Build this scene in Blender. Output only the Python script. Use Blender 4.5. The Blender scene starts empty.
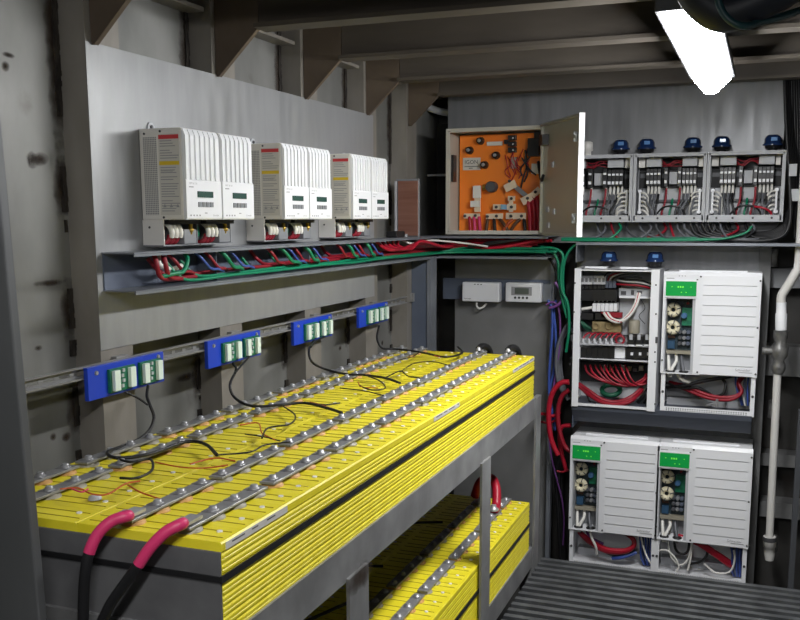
import bpy, math, random
from mathutils import Vector, Matrix
R = math.radians
random.seed(7)
COL = bpy.context.scene.collection
Z0 = 1.45                      # the camera stands 1.45 m above the grating; design coordinates have the lens at the origin

# ------------------------------------------------------------------ camera model
F, CX, CY = 941.1226, 400.0, 360.4625
YAW, PIT, ROL = R(21.04011818), R(8.5515263), R(-0.18133963)
fw = Vector((-math.sin(YAW)*math.cos(PIT), math.cos(YAW)*math.cos(PIT), -math.sin(PIT)))
_rt = Vector((math.cos(YAW), math.sin(YAW), 0)); _up = _rt.cross(fw)
rt = math.cos(ROL)*_rt + math.sin(ROL)*_up
up = -math.sin(ROL)*_rt + math.cos(ROL)*_up
def ray(px, py): return fw + rt*((px-CX)/F) - up*((py-CY)/F)
def PX(px, py, X): d = ray(px, py); return d*(X/d.x)
def PY(px, py, Y): d = ray(px, py); return d*(Y/d.y)
def PZ(px, py, Z): d = ray(px, py); return d*(Z/d.z)
cd = bpy.data.cameras.new('camera'); cam = bpy.data.objects.new('camera', cd); COL.objects.link(cam)
cd.sensor_width = 36; cd.lens = F/800*36; cd.shift_y = (CY-310)/800; cd.clip_start = .02
M3 = Matrix((rt, up, -fw)).transposed()
cam.matrix_world = Matrix.Translation((0, 0, Z0)) @ M3.to_4x4()
bpy.context.scene.camera = cam

# ------------------------------------------------------------------ materials
def s2l(c): return tuple((v/12.92 if v <= .04045 else ((v+.055)/1.055)**2.4) for v in c)
def rgb(r, g, b): return s2l((r/255, g/255, b/255))
MATS = {}
def mat(name, col, rough=.5, metal=0, col2=None, scale=8, stretch=(1, 1, 1), bump=0, rust=None, rust_amt=.5, spec=.5, rough2=None, emit=0, detail=6):
    m = bpy.data.materials.new(name); m.use_nodes = True
    nt = m.node_tree; b = nt.nodes['Principled BSDF']
    b.inputs['Base Color'].default_value = (*col, 1); b.inputs['Roughness'].default_value = rough
    b.inputs['Metallic'].default_value = metal; b.inputs['Specular IOR Level'].default_value = spec
    if emit:
        b.inputs['Emission Color'].default_value = (*col, 1); b.inputs['Emission Strength'].default_value = emit
    if col2 or bump or rust:
        tc = nt.nodes.new('ShaderNodeTexCoord'); mp = nt.nodes.new('ShaderNodeMapping'); mp.inputs['Scale'].default_value = stretch
        nt.links.new(tc.outputs['Object'], mp.inputs[0])
        n = nt.nodes.new('ShaderNodeTexNoise'); n.inputs['Scale'].default_value = scale; n.inputs['Detail'].default_value = detail
        nt.links.new(mp.outputs[0], n.inputs['Vector'])
        cr = nt.nodes.new('ShaderNodeValToRGB'); cr.color_ramp.elements[0].position = .35; cr.color_ramp.elements[1].position = .68
        cr.color_ramp.elements[0].color = (*col, 1); cr.color_ramp.elements[1].color = (*(col2 or col), 1)
        nt.links.new(n.outputs['Fac'], cr.inputs[0]); out = cr.outputs[0]
        if rough2 is not None:
            mr = nt.nodes.new('ShaderNodeMapRange'); mr.inputs[1].default_value = .3; mr.inputs[2].default_value = .7
            mr.inputs[3].default_value = rough; mr.inputs[4].default_value = rough2
            nt.links.new(n.outputs['Fac'], mr.inputs[0]); nt.links.new(mr.outputs[0], b.inputs['Roughness'])
        if rust:
            n2 = nt.nodes.new('ShaderNodeTexNoise'); n2.inputs['Scale'].default_value = 4.5; n2.inputs['Detail'].default_value = 8
            nt.links.new(tc.outputs['Object'], n2.inputs['Vector'])
            c2 = nt.nodes.new('ShaderNodeValToRGB'); c2.color_ramp.elements[0].position = 1-rust_amt; c2.color_ramp.elements[1].position = min(1, 1-rust_amt+.16)
            nt.links.new(n2.outputs['Fac'], c2.inputs[0])
            mx = nt.nodes.new('ShaderNodeMix'); mx.data_type = 'RGBA'
            nt.links.new(c2.outputs[0], mx.inputs['Factor']); nt.links.new(out, mx.inputs['A']); mx.inputs['B'].default_value = (*rust, 1)
            out = mx.outputs['Result']
        nt.links.new(out, b.inputs['Base Color'])
        if bump:
            bp = nt.nodes.new('ShaderNodeBump'); bp.inputs['Strength'].default_value = bump; bp.inputs['Distance'].default_value = .01
            nt.links.new(n.outputs['Fac'], bp.inputs['Height']); nt.links.new(bp.outputs[0], b.inputs['Normal'])
    MATS[name] = m
    return m
def decal(name, col, amt=.8):
    m = bpy.data.materials.new(name); m.use_nodes = True; nt = m.node_tree; b = nt.nodes['Principled BSDF']
    b.inputs['Base Color'].default_value = (*col, 1); b.inputs['Roughness'].default_value = .8
    tc = nt.nodes.new('ShaderNodeTexCoord'); mp = nt.nodes.new('ShaderNodeMapping'); mp.inputs['Location'].default_value = (0, -1, -1); mp.inputs['Scale'].default_value = (0, 2, 2)
    ln = nt.nodes.new('ShaderNodeVectorMath'); ln.operation = 'LENGTH'
    n = nt.nodes.new('ShaderNodeTexNoise'); n.inputs['Scale'].default_value = 30; n.inputs['Detail'].default_value = 6
    a = nt.nodes.new('ShaderNodeMath'); a.operation = 'MULTIPLY_ADD'; a.inputs[1].default_value = .9
    mr = nt.nodes.new('ShaderNodeMapRange'); mr.inputs[1].default_value = 1.35; mr.inputs[2].default_value = .55; mr.inputs[3].default_value = 0; mr.inputs[4].default_value = amt
    L = nt.links.new
    L(tc.outputs['Generated'], mp.inputs[0]); L(mp.outputs[0], ln.inputs[0]); L(tc.outputs['Object'], n.inputs['Vector'])
    L(n.outputs['Fac'], a.inputs[0]); L(ln.outputs['Value'], a.inputs[2]); L(a.outputs[0], mr.inputs[0]); L(mr.outputs[0], b.inputs['Alpha'])
    return m
def perforated(name, c1, c2, scale):
    m = mat(name, c1, .6); nt = m.node_tree; b = nt.nodes['Principled BSDF']
    tc = nt.nodes.new('ShaderNodeTexCoord'); v = nt.nodes.new('ShaderNodeTexVoronoi'); v.inputs['Scale'].default_value = scale; v.inputs['Randomness'].default_value = 0
    mp = nt.nodes.new('ShaderNodeMapping'); mp.inputs['Scale'].default_value = (1, 0, 1); nt.links.new(tc.outputs['Object'], mp.inputs[0]); nt.links.new(mp.outputs[0], v.inputs['Vector'])
    cr = nt.nodes.new('ShaderNodeValToRGB'); cr.color_ramp.elements[0].position = .33; cr.color_ramp.elements[1].position = .4
    cr.color_ramp.elements[0].color = (*c2, 1); cr.color_ramp.elements[1].color = (*c1, 1)
    nt.links.new(v.outputs['Distance'], cr.inputs[0]); nt.links.new(cr.outputs[0], b.inputs['Base Color'])
    return m

RUST = rgb(58, 42, 30)
hull = mat('hull_steel', rgb(106, 106, 103), .4, .25, rgb(136, 136, 133), 5, (1, 1, .5), .15, RUST, .33, rough2=.6)
frame_m = mat('frame_steel', rgb(122, 117, 109), .5, .2, rgb(148, 143, 136), 7, (1, 1, .4), .15, RUST, .36)
panel_m = mat('brushed_panel', rgb(142, 143, 144), .32, .3, rgb(153, 154, 155), 5, (1, 5, 1), .03, None, rough2=.5)
panel_b = mat('bulkhead_panel', rgb(124, 125, 127), .3, .3, rgb(136, 137, 139), 5, (5, 1, .6), .03, None, rough2=.5)
panel_d = mat('grey_plate', rgb(124, 124, 124), .42, .25, rgb(142, 142, 142), 4, (1, 1, 1), .05, None, rough2=.55)
bulk_m = mat('bulkhead_steel', rgb(58, 57, 56), .6, .2, rgb(84, 82, 79), 3, (1, 1, 1), .1, RUST, .4)
beam_m = mat('beam_primer', rgb(62, 56, 49), .65, .1, rgb(84, 77, 68), 4, (.4, 1, 2), .1, RUST, .38)
ceil_m = mat('deck_primer', rgb(50, 46, 42), .7, .1, rgb(64, 60, 54), 4, (1, 1, 1), .1, RUST, .4)
bracket_m = mat('bracket_primer', rgb(88, 76, 64), .6, .1, rgb(108, 95, 82), 6, (1, 1, 1), .1, RUST, .4)
weld_m = mat('weld_bead', rgb(30, 26, 24), .7, .3, rgb(66, 60, 54), 60, (1, 1, .3), .8)
wash_m = decal('scorched_steel', rgb(58, 44, 33), .6)
floor_m = mat('deck_paint', rgb(34, 34, 34), .7, 0, rgb(50, 49, 47), 5)
grate_m = mat('grating_steel', rgb(82, 84, 86), .42, .3, rgb(104, 106, 108), 12, (1, 1, 1), .1)
post_m = mat('post_steel', rgb(84, 86, 87), .5, .4, rgb(104, 105, 106), 4, (1, 1, .3), .05)
rack_m = mat('rack_steel', rgb(122, 122, 122), .42, .25, rgb(148, 148, 148), 9, (1, 1, 1), .1, rgb(60, 58, 56), .34)
tray_m = mat('tray_steel', rgb(120, 124, 132), .45, .35, rgb(138, 142, 150), 6)
slate_m = mat('slate_paint', rgb(88, 96, 112), .5, .15, rgb(98, 106, 122), 5)
endp_m = mat('end_plate_steel', rgb(94, 94, 96), .5, .2, rgb(114, 114, 115), 8)
def cell_yellow():
    m = mat('cell_yellow', rgb(226, 210, 34), .45, 0, rgb(236, 222, 58), 9, (1, 4, 1), 0, rgb(204, 186, 22), .42)
    return m
yellow = cell_yellow()
white = mat('white_powder', rgb(232, 233, 236), .4)
white2 = mat('white_plastic', rgb(230, 231, 234), .38)
offw = mat('warm_white', rgb(224, 221, 215), .5)
label_m = mat('label_paper', rgb(206, 203, 196), .5)
beige = mat('enclosure_paint', rgb(182, 178, 166), .5, 0, rgb(190, 186, 175), 3)
door_m = mat('enclosure_door', rgb(168, 166, 152), .28, .1, rgb(178, 176, 162), 3)
orange = mat('orange_plate', rgb(248, 132, 42), .36, 0, rgb(244, 138, 44), 3)
black = mat('black_rubber', rgb(22, 22, 24), .5)
blackp = mat('black_plastic', rgb(26, 26, 28), .4)
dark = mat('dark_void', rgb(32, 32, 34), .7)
grey = mat('grey_plastic', rgb(128, 130, 134), .5)
lgrey = mat('light_grey', rgb(178, 180, 184), .5)
dgrey = mat('dark_grey', rgb(78, 80, 84), .5)
ink = mat('ink', rgb(70, 70, 72), .6)
inkl = mat('pale_ink', rgb(150, 150, 152), .6)
red = mat('red_cable', rgb(172, 22, 46), .4)
dred = mat('dark_red_cable', rgb(140, 20, 38), .45)
magenta = mat('heat_shrink', rgb(206, 52, 104), .45)
green = mat('green_cable', rgb(14, 126, 90), .4)
blue = mat('blue_cable', rgb(60, 84, 160), .4)
navy = mat('navy_cable', rgb(40, 54, 104), .45)
purple = mat('purple_cable', rgb(112, 66, 130), .45)
greyc = mat('grey_cable', rgb(98, 100, 106), .45)
whitec = mat('white_cable', rgb(224, 222, 216), .4)
orangew = mat('orange_wire', rgb(190, 84, 36), .5)
bluebd = mat('blue_board', rgb(24, 62, 186), .4)
pcb = mat('circuit_green', rgb(20, 96, 70), .4, 0, rgb(34, 120, 88), 60)
pcbd = mat('circuit_dark', rgb(28, 44, 48), .5, 0, rgb(58, 74, 84), 90)
mint = mat('connector_mint', rgb(222, 236, 226), .4)
silver = mat('tinned_copper', rgb(170, 170, 172), .38, .5, rgb(200, 200, 202), 30)
busm = mat('busbar_tin', rgb(134, 134, 135), .4, .4, rgb(150, 150, 151), 40)
chrome = mat('bolt_steel', rgb(172, 172, 174), .35, .5)
brass = mat('brass', rgb(190, 160, 80), .35, .8)
pinkb = mat('terminal_salmon', rgb(196, 148, 84), .55)
ribm = mat('lid_groove', rgb(164, 146, 34), .6)
termg = mat('terminal_grey', rgb(150, 144, 128), .5)
blued = mat('blue_dome', rgb(28, 50, 92), .15, 0, spec=.8)
lens = mat('dome_lens', rgb(96, 140, 196), .15, 0)
lcd = mat('lcd_green', rgb(52, 80, 74), .25)
lcdg = mat('lcd_grey', rgb(88, 94, 88), .3)
dispg = mat('display_green', rgb(10, 150, 66), .3, emit=.12)
dispt = mat('display_text', rgb(110, 220, 70), .3, emit=.4)
warnr = mat('label_red', rgb(206, 60, 64), .5)
warny = mat('label_yellow', rgb(222, 190, 40), .5)
toroid = mat('toroid_cream', rgb(222, 214, 184), .5)
brownb = mat('brown_sheet', rgb(150, 104, 90), .35, .5, rgb(172, 126, 110), 3, (1, 1, 14))  # brownish tint set in the base colour, banded along the height
tan = mat('transformer_tan', rgb(150, 132, 92), .6, 0, rgb(120, 104, 70), 40)
copper = mat('copper_lug', rgb(232, 212, 186), .4, .15)
browncable = mat('brown_cable', rgb(86, 56, 36), .5)
vent_m = perforated('vent_perforation', rgb(204, 202, 198), rgb(140, 140, 142), 190)
lampm = mat('lamp_diffuser', (1, 1, 1), .5, emit=1)
pipe_m = mat('pipe_white', rgb(212, 210, 206), .45)
valve_m = mat('valve_bronze', rgb(158, 157, 154), .4, .6, rgb(96, 96, 98), 25)

# ------------------------------------------------------------------ mesh builder (design coordinates)
class MB:
    def __init__(s): s.v = []; s.f = []; s.sm = []; s.mi = []; s.cur = 0
    def add(s, vs, fs, smooth=False):
        o = len(s.v); s.v += [Vector(v) for v in vs]
        for f in fs: s.f.append([i+o for i in f]); s.sm.append(smooth); s.mi.append(s.cur)
        return s
    def box(s, x0, x1, y0, y1, z0, z1):
        x0, x1 = sorted((x0, x1)); y0, y1 = sorted((y0, y1)); z0, z1 = sorted((z0, z1))
        v = [(x, y, z) for z in (z0, z1) for y in (y0, y1) for x in (x0, x1)]
        return s.add(v, [(0, 2, 3, 1), (4, 5, 7, 6), (0, 1, 5, 4), (2, 6, 7, 3), (0, 4, 6, 2), (1, 3, 7, 5)])
    def cbox(s, c, sx, sy, sz): return s.box(c[0]-sx/2, c[0]+sx/2, c[1]-sy/2, c[1]+sy/2, c[2]-sz/2, c[2]+sz/2)
    def obox(s, c, ax, ay, az):
        c, ax, ay, az = map(Vector, (c, ax, ay, az))
        v = [c+ax*i+ay*j+az*k for k in (-1, 1) for j in (-1, 1) for i in (-1, 1)]
        return s.add(v, [(0, 2, 3, 1), (4, 5, 7, 6), (0, 1, 5, 4), (2, 6, 7, 3), (0, 4, 6, 2), (1, 3, 7, 5)])
    def bar(s, a, b, w, t, nrm):                       # flat bar from a to b, width w, thickness t along nrm
        a, b, n = Vector(a), Vector(b), Vector(nrm).normalized(); d = b-a; sd = d.cross(n).normalized()
        return s.obox((a+b)/2, d/2, sd*w/2, n*t/2)
    def prism(s, pts, a, b, axis):                     # 2-D polygon extruded along axis 'x' 'y' 'z'
        def mk(p, t): return {'x': (t, p[0], p[1]), 'y': (p[0], t, p[1]), 'z': (p[0], p[1], t)}[axis]
        n = len(pts); v = [mk(p, a) for p in pts]+[mk(p, b) for p in pts]
        return s.add(v, [list(range(n))[::-1], list(range(n, 2*n))]+[(i, (i+1) % n, n+(i+1) % n, n+i) for i in range(n)])
    def cyl(s, a, b, r, n=12, r2=None):
        a, b = Vector(a), Vector(b); d = (b-a).normalized(); q = d.orthogonal().normalized(); w = d.cross(q); r2 = r if r2 is None else r2
        v = [a+(q*math.cos(t)+w*math.sin(t))*r for t in [2*math.pi*i/n for i in range(n)]]
        v += [b+(q*math.cos(t)+w*math.sin(t))*r2 for t in [2*math.pi*i/n for i in range(n)]]
        s.add(v, [(i, (i+1) % n, n+(i+1) % n, n+i) for i in range(n)], True)
        return s.add(v, [list(range(n))[::-1], list(range(n, 2*n))])
    def lathe(s, o, d, prof, n=20):                    # prof: (distance along d, radius)
        o, d = Vector(o), Vector(d).normalized(); q = d.orthogonal().normalized(); w = d.cross(q); v = []
        for h, r in prof: v += [o+d*h+(q*math.cos(2*math.pi*i/n)+w*math.sin(2*math.pi*i/n))*r for i in range(n)]
        k = len(prof); fs = [(j*n+i, j*n+(i+1) % n, (j+1)*n+(i+1) % n, (j+1)*n+i) for j in range(k-1) for i in range(n)]
        s.add(v, fs, True); return s.add(v[:n]+v[-n:], [list(range(n))[::-1], list(range(n, 2*n))])
    def tube(s, pts, r, n=8, step=4, closed=False):
        p = smooth(pts, step, closed) if step > 1 else [Vector(q) for q in pts]
        m = len(p); v = []; q = None
        for i in range(m):
            t = (p[(i+1) % m]-p[i-1]) if closed else (p[min(i+1, m-1)]-p[max(i-1, 0)])
            t = t.normalized() if t.length > 1e-9 else Vector((0, 0, 1))
            q = t.orthogonal() if q is None else q-t*q.dot(t)
            if q.length < 1e-6: q = t.orthogonal()
            q = q.normalized(); w = t.cross(q)
            v += [p[i]+(q*math.cos(2*math.pi*k/n)+w*math.sin(2*math.pi*k/n))*r for k in range(n)]
        e = m if closed else m-1
        s.add(v, [(i*n+k, i*n+(k+1) % n, ((i+1) % m)*n+(k+1) % n, ((i+1) % m)*n+k) for i in range(e) for k in range(n)], True)
        if not closed: s.add(v[:n]+v[-n:], [list(range(n))[::-1], list(range(n, 2*n))])
        return s
    def torus(s, c, d, R1, r, n=18, k=8):
        c, d = Vector(c), Vector(d).normalized(); q = d.orthogonal().normalized(); w = d.cross(q)
        return s.tube([c+(q*math.cos(2*math.pi*i/n)+w*math.sin(2*math.pi*i/n))*R1 for i in range(n)], r, k, 1, True)
    def text(s, body, size, o, u, v, thick=0, align='LEFT'):
        cu = bpy.data.curves.new('t', 'FONT'); cu.body = body; cu.size = size; cu.align_x = align; cu.resolution_u = 3
        ob = bpy.data.objects.new('t', cu); COL.objects.link(ob)
        bpy.context.view_layer.update()
        me = bpy.data.meshes.new_from_object(ob.evaluated_get(bpy.context.evaluated_depsgraph_get()))
        o, u, v = Vector(o), Vector(u), Vector(v)
        s.add([o+u*x.co.x+v*x.co.y for x in me.vertices], [list(p.vertices) for p in me.polygons])
        bpy.data.objects.remove(ob); bpy.data.curves.remove(cu); bpy.data.meshes.remove(me)
        return s
    def build(s, name, m, parent=None, origin=None, bevel=0, seg=2):
        o = Vector(origin) if origin is not None else (ORG[parent.name] if parent else None)
        if o is None:
            xs = [v.x for v in s.v]; ys = [v.y for v in s.v]; zs = [v.z for v in s.v]
            o = Vector(((min(xs)+max(xs))/2, (min(ys)+max(ys))/2, min(zs)))
        me = bpy.data.meshes.new(name); me.from_pydata([v-o for v in s.v], [], s.f)
        ms = m if isinstance(m, (list, tuple)) else [m]
        for x in ms: me.materials.append(x)
        me.polygons.foreach_set('use_smooth', s.sm); me.polygons.foreach_set('material_index', s.mi); me.update()
        ob = bpy.data.objects.new(name, me); COL.objects.link(ob)
        if parent: ob.parent = parent; ORG[ob.name] = ORG[parent.name]; assert (o-ORG[parent.name]).length < 1e-6
        else: ob.location = o+Vector((0, 0, Z0)); ORG[ob.name] = o
        if bevel:
            b = ob.modifiers.new('bevel', 'BEVEL'); b.width = bevel; b.segments = seg; b.limit_method = 'ANGLE'; b.angle_limit = R(50)
        return ob
ORG = {}
def smooth(pts, step=4, closed=False):
    p = [Vector(q) for q in pts]; n = len(p); out = []
    for i in range(n if closed else n-1):
        a = p[i-1] if (i > 0 or closed) else p[0]*2-p[1]
        b, c = p[i], p[(i+1) % n]
        d = p[(i+2) % n] if (i+2 < n or closed) else p[-1]*2-p[-2]
        for k in range(step):
            t = k/step
            out.append(.5*((2*b)+(c-a)*t+(2*a-5*b+4*c-d)*t*t+(3*b-a-3*c+d)*t**3))
    if not closed: out.append(p[-1])
    return out
def tag(o, label, cat, group=None, kind=None):
    o['label'] = label; o['category'] = cat
    if group: o['group'] = group
    if kind: o['kind'] = kind
    return o
def struct(o, label=None):
    o['kind'] = 'structure'
    if label: o['label'] = label
    return o
def thing(name, base, label, cat, group=None):
    o = bpy.data.objects.new(name, None); COL.objects.link(o); o.empty_display_size = .05
    b = Vector(base); o.location = b+Vector((0, 0, Z0)); ORG[o.name] = b
    return tag(o, label, cat, group)
KIDS = {}
def dup(root, delta, label, group=None):
    c = root.copy(); COL.objects.link(c); c.location = root.location+Vector(delta); ORG[c.name] = ORG[root.name]+Vector(delta)
    c['label'] = label
    if group: c['group'] = group
    for ch in list(root.children):
        d = ch.copy(); COL.objects.link(d); d.parent = c
        for g in list(ch.children):
            e = g.copy(); COL.objects.link(e); e.parent = d
    return c
def cable(pts, r, m, label, name='cable', cat='cable', group=None, n=8, step=5):
    return tag(MB().tube(pts, r, n, step).build(name, m), label, cat, group)
ORD = ['first', 'second', 'third', 'fourth', 'fifth', 'sixth', 'seventh', 'eighth', 'ninth', 'tenth', 'eleventh', 'twelfth', 'thirteenth', 'fourteenth', 'fifteenth', 'sixteenth',
       'seventeenth', 'eighteenth', 'nineteenth', 'twentieth', 'twenty-first', 'twenty-second', 'twenty-third', 'twenty-fourth', 'twenty-fifth', 'twenty-sixth', 'twenty-seventh',
       'twenty-eighth', 'twenty-ninth', 'thirtieth', 'thirty-first', 'thirty-second']
B = lambda *a: MB().box(*a)

# ================================================================== the room shell
XH, XP = -1.62, -1.54            # hull plating, inner face of the frames
YB = 4.80                        # bulkhead
ZF, ZG, ZB, ZC = -1.80, -1.45, .55, .86
XR, YN = 1.7, -1.6
wl = struct(B(XH-.03, XH, YN, YB, ZF, ZC).build('wall_left', hull), 'grey steel hull plating with dark weld seams')
struct(B(XH-.03, XR, YB, YB+.03, ZF, ZC).build('wall_back', bulk_m), 'dark steel bulkhead behind the equipment panels')
struct(B(XR, XR+.03, YN, YB, ZF, ZC).build('wall_right', hull))
struct(B(XH-.03, XR, YN-.03, YN, ZF, ZC).build('wall_front', hull))
struct(B(XH-.03, XR+.03, YN-.03, YB+.03, ZF-.03, ZF).build('floor', floor_m), 'dark lower deck under the grating')
struct(B(XH-.03, XR+.03, YN-.03, YB+.03, ZC, ZC+.03).build('ceiling', ceil_m), 'brown primed deck head above the beams')
# hull frames with their brackets, and the deck beams they carry
FR = [-.90, -.33, .23, .79, 1.345, 1.915, 2.475, 3.05, 3.61, 4.10]
FR = [f for f in FR if f > .9]
for i, y in enumerate([1.345]+FR[1:]):
    if y < 1.5: continue
    fr = struct(B(XH, XP-.002, y, y+.13, ZF, ZC).build('trim_%d' % (i+1), frame_m), 'vertical box frame on the hull plating')
    g = MB().prism([(XP, .418), (XP+.022, .428), (XP+.145, .548), (XP+.145, ZC-.01), (XP, ZC-.01)], y+.02, y+.032, 'y')
    g.build('bracket', bracket_m, fr)
    a, b = Vector((XP+.008, y+.026, .42)), Vector((XP+.147, y+.026, .552))
    MB().bar(a, b, .016, .006, (-(b-a).z, 0, (b-a).x)).build('bracket_flange', bracket_m, fr)
nb = 0
for y in [-.9, -.33, .23, .79, 1.345]+FR[1:]+[4.66]:
    nb += 1
    xb0 = XP-.06 if y > 4.3 else XP+.147
    bm = MB().box(xb0, XR, y+.02, y+.034, ZB, ZC-.002).box(xb0, XR, y-.012, y+.066, ZB-.008, ZB+.004)
    struct(bm.build('ceiling_beam', beam_m), 'brown primed deck beam')
k = 0
for z in (.60, -1.15):           # longitudinal stringers between the frames
    for y0, y1 in zip([-1.5]+[f+.13 for f in FR[1:]], FR[1:]+[YB-.01]):
        struct(B(XH, XH+.06, y0+.004, y1-.004, z, z+.012).build('trim_%d' % (20+k), frame_m)); k += 1
# weld beads and scorch marks
def weld(y, z0, z1, x=XH+.001, w=.011, nm='weld_seam'):
    m = MB()
    n = max(2, int((z1-z0)/.012))
    for i in range(n):
        z = z0+(z1-z0)*(i+.5)/n
        m.cbox((x+.002, y+random.uniform(-.0012, .0012), z), .006, w*random.uniform(.8, 1.15), (z1-z0)/n*1.05)
    m.build(nm, weld_m, wl)
def scorch(y, z, sy, sz, x=XH, par=None):
    MB().box(x+.0004, x+.0014, y-sy*1.2, y+sy*1.2, z-sz*1.2, z+sz*1.2).build('scorch_mark', wash_m, par or wl)
for f in FR[1:]:
    for z0, z1, w in ((.25, .66, .018), (.02, .13, .016), (-.03, .0, .006), (-.27, -.17, .018), (-.34, -.30, .02), (-.52, -.42, .016), (-.62, -.585, .02)):
        weld(f-.012, z0, z1, w=w)
        if z1-z0 > .05: scorch(f-.014, (z0+z1)/2, .034, (z1-z0)*.72)
for (px, py, a, b) in ((40, 159, .03, .016), (32, 160, .02, .02), (50, 283, .05, .008), (38, 348, .014, .008), (5, 66, .012, .012), (8, 55, .02, .006), (66, 437, .016, .012), (53, 437, .012, .01), (186, 377, .05, .012), (200, 398, .012, .012), (340, 348, .016, .012), (382, 343, .012, .012)):
    p = PX(px, py, XH); scorch(p.y, p.z, a, b)

# ------------------------------------------------------------------ near post at the edge of the frame
xp = lambda z: -1.140-.0371*(z+.6)
p = tag(MB().prism([(-1.44, ZF), (xp(ZF), ZF), (xp(ZC), ZC), (-1.44, ZC)], 1.215, 1.235, 'y').build('steel_post', post_m, bevel=.003), 'wide dark grey steel post standing before the hull wall at the picture edge', 'post')

# ------------------------------------------------------------------ walkway grating
m = MB(); y = 3.86
while y > .55:
    m.box(-.83, 1.2, y-.026, y, ZG-.022, ZG); y -= .0565
for x in (-.80, -.3, .2, .7, 1.17): m.box(x, x+.03, .55, 3.86, ZG-.07, ZG-.022)
gr = tag(m.build('walkway_grating', grate_m), 'dark grey slatted steel walkway grating in front of the inverters', 'grating')
for x in (-.79, .18, 1.15):
    for y in (.6, 2.2, 3.75): B(x, x+.05, y, y+.05, ZF, ZG-.07).build('leg', rack_m, gr)

# ================================================================== battery rack and cells
XA, XB_, XC = -.845, -1.153, -1.452      # aisle face, seam between blocks, wall face
YC0, PITCH, NU, NL = 1.340, .0765, 31, 30
ZT, ZBOT = -.55, -.80
ZLT, YOFF = -1.152, .038
rack = thing('battery_rack', (-1.15, 2.5, ZF), 'two-tier grey steel rack carrying the yellow batteries along the hull wall', 'rack')
XS = XA+.006
def rail(z1, z0, ya, yb, nm='side_rail'): B(XS-.012, XS, ya, yb, z0, z1).build(nm, rack_m, rack)
rail(-.722, -.808, 1.325, 3.79); rail(-1.352, -1.44, 1.325, 3.79)
B(XS-.012, XC-.012, 1.325, 1.337, -.808, -.715).build('end_rail', rack_m, rack)
B(XS-.012, XC-.012, 1.325, 1.337, -1.44, -1.352).build('end_rail', rack_m, rack)
B(XC-.013, XS-.014, 1.34, 3.80, -.82, -.802).build('tier_plate', dgrey, rack)
B(XC-.013, XS-.014, 1.34, 3.80, -1.45, -1.432).build('tier_plate', dgrey, rack)
for y0, y1 in ((1.84, 1.95), (2.915, 3.02), (3.705, 3.79), (1.30, 1.324)):
    MB().box(XS, XS+.008, y0, y1, ZF, -.80 if y1 < 3.5 else -.722).box(XS-.05, XS, y0, y0+.008, ZF, -1.452).build('leg', rack_m, rack)
for y0 in (1.34, 2.4, 3.73): B(XC-.02, XC-.012, y0, y0+.06, ZF, -.722).build('leg', rack_m, rack)
scorch(1.895, -.815, .07, .03, XS+.0082, rack)

def cell_profile(x0, x1, z0, z1, ribs=.0195, d=.0018):
    r = [(x1-.003, z1), (x1, z1-.003)]; z = z1-.016
    while z > z0+.012:
        r += [(x1, z), (x1-d, z-.0025), (x1-d, z-.005), (x1, z-.0075), (x1, z-.0125), (x1-d*.8, z-.014), (x1, z-.0155)]; z -= ribs
    return r+[(x1, z0), (x0, z0), (x0, z1)]
def make_cell(x0, x1, t1, t2, zt, zb, y, label, group, mm1, mm2):
    w = PITCH-.0003
    c = MB().prism(cell_profile(x0+.0002, x1, zb, zt), y, y+w, 'y')
    ob = tag(c.build('battery_cell', yellow, origin=((x0+x1)/2, y+w/2, zb)), label, 'battery', group)
    yc = y+w/2
    for t, mm in ((t1, mm1), (t2, mm2)):
        MB().lathe((t, yc, zt), (0, 0, 1), [(0, .024), (.005, .022), (.006, .015), (.0085, .015)], 14).build('terminal', mm, ob)
    MB().lathe((x1-.035, yc+.012, zt), (0, 0, 1), [(0, .006), (.002, .0055)], 8).build('vent_plug', offw, ob)
    m = MB()
    for q in (.3, .7): m.box(x0+.012, x1-.012, y+w*q-.0008, y+w*q+.0008, zt, zt+.0012)
    m.build('lid_rib', ribm, ob)
    return ob
ROWS = [(XB_, XA, -1.056, -.934, 'aisle-side'), (XC, XB_, -1.405, -1.315, 'wall-side')]
YCU = YC0
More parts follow.
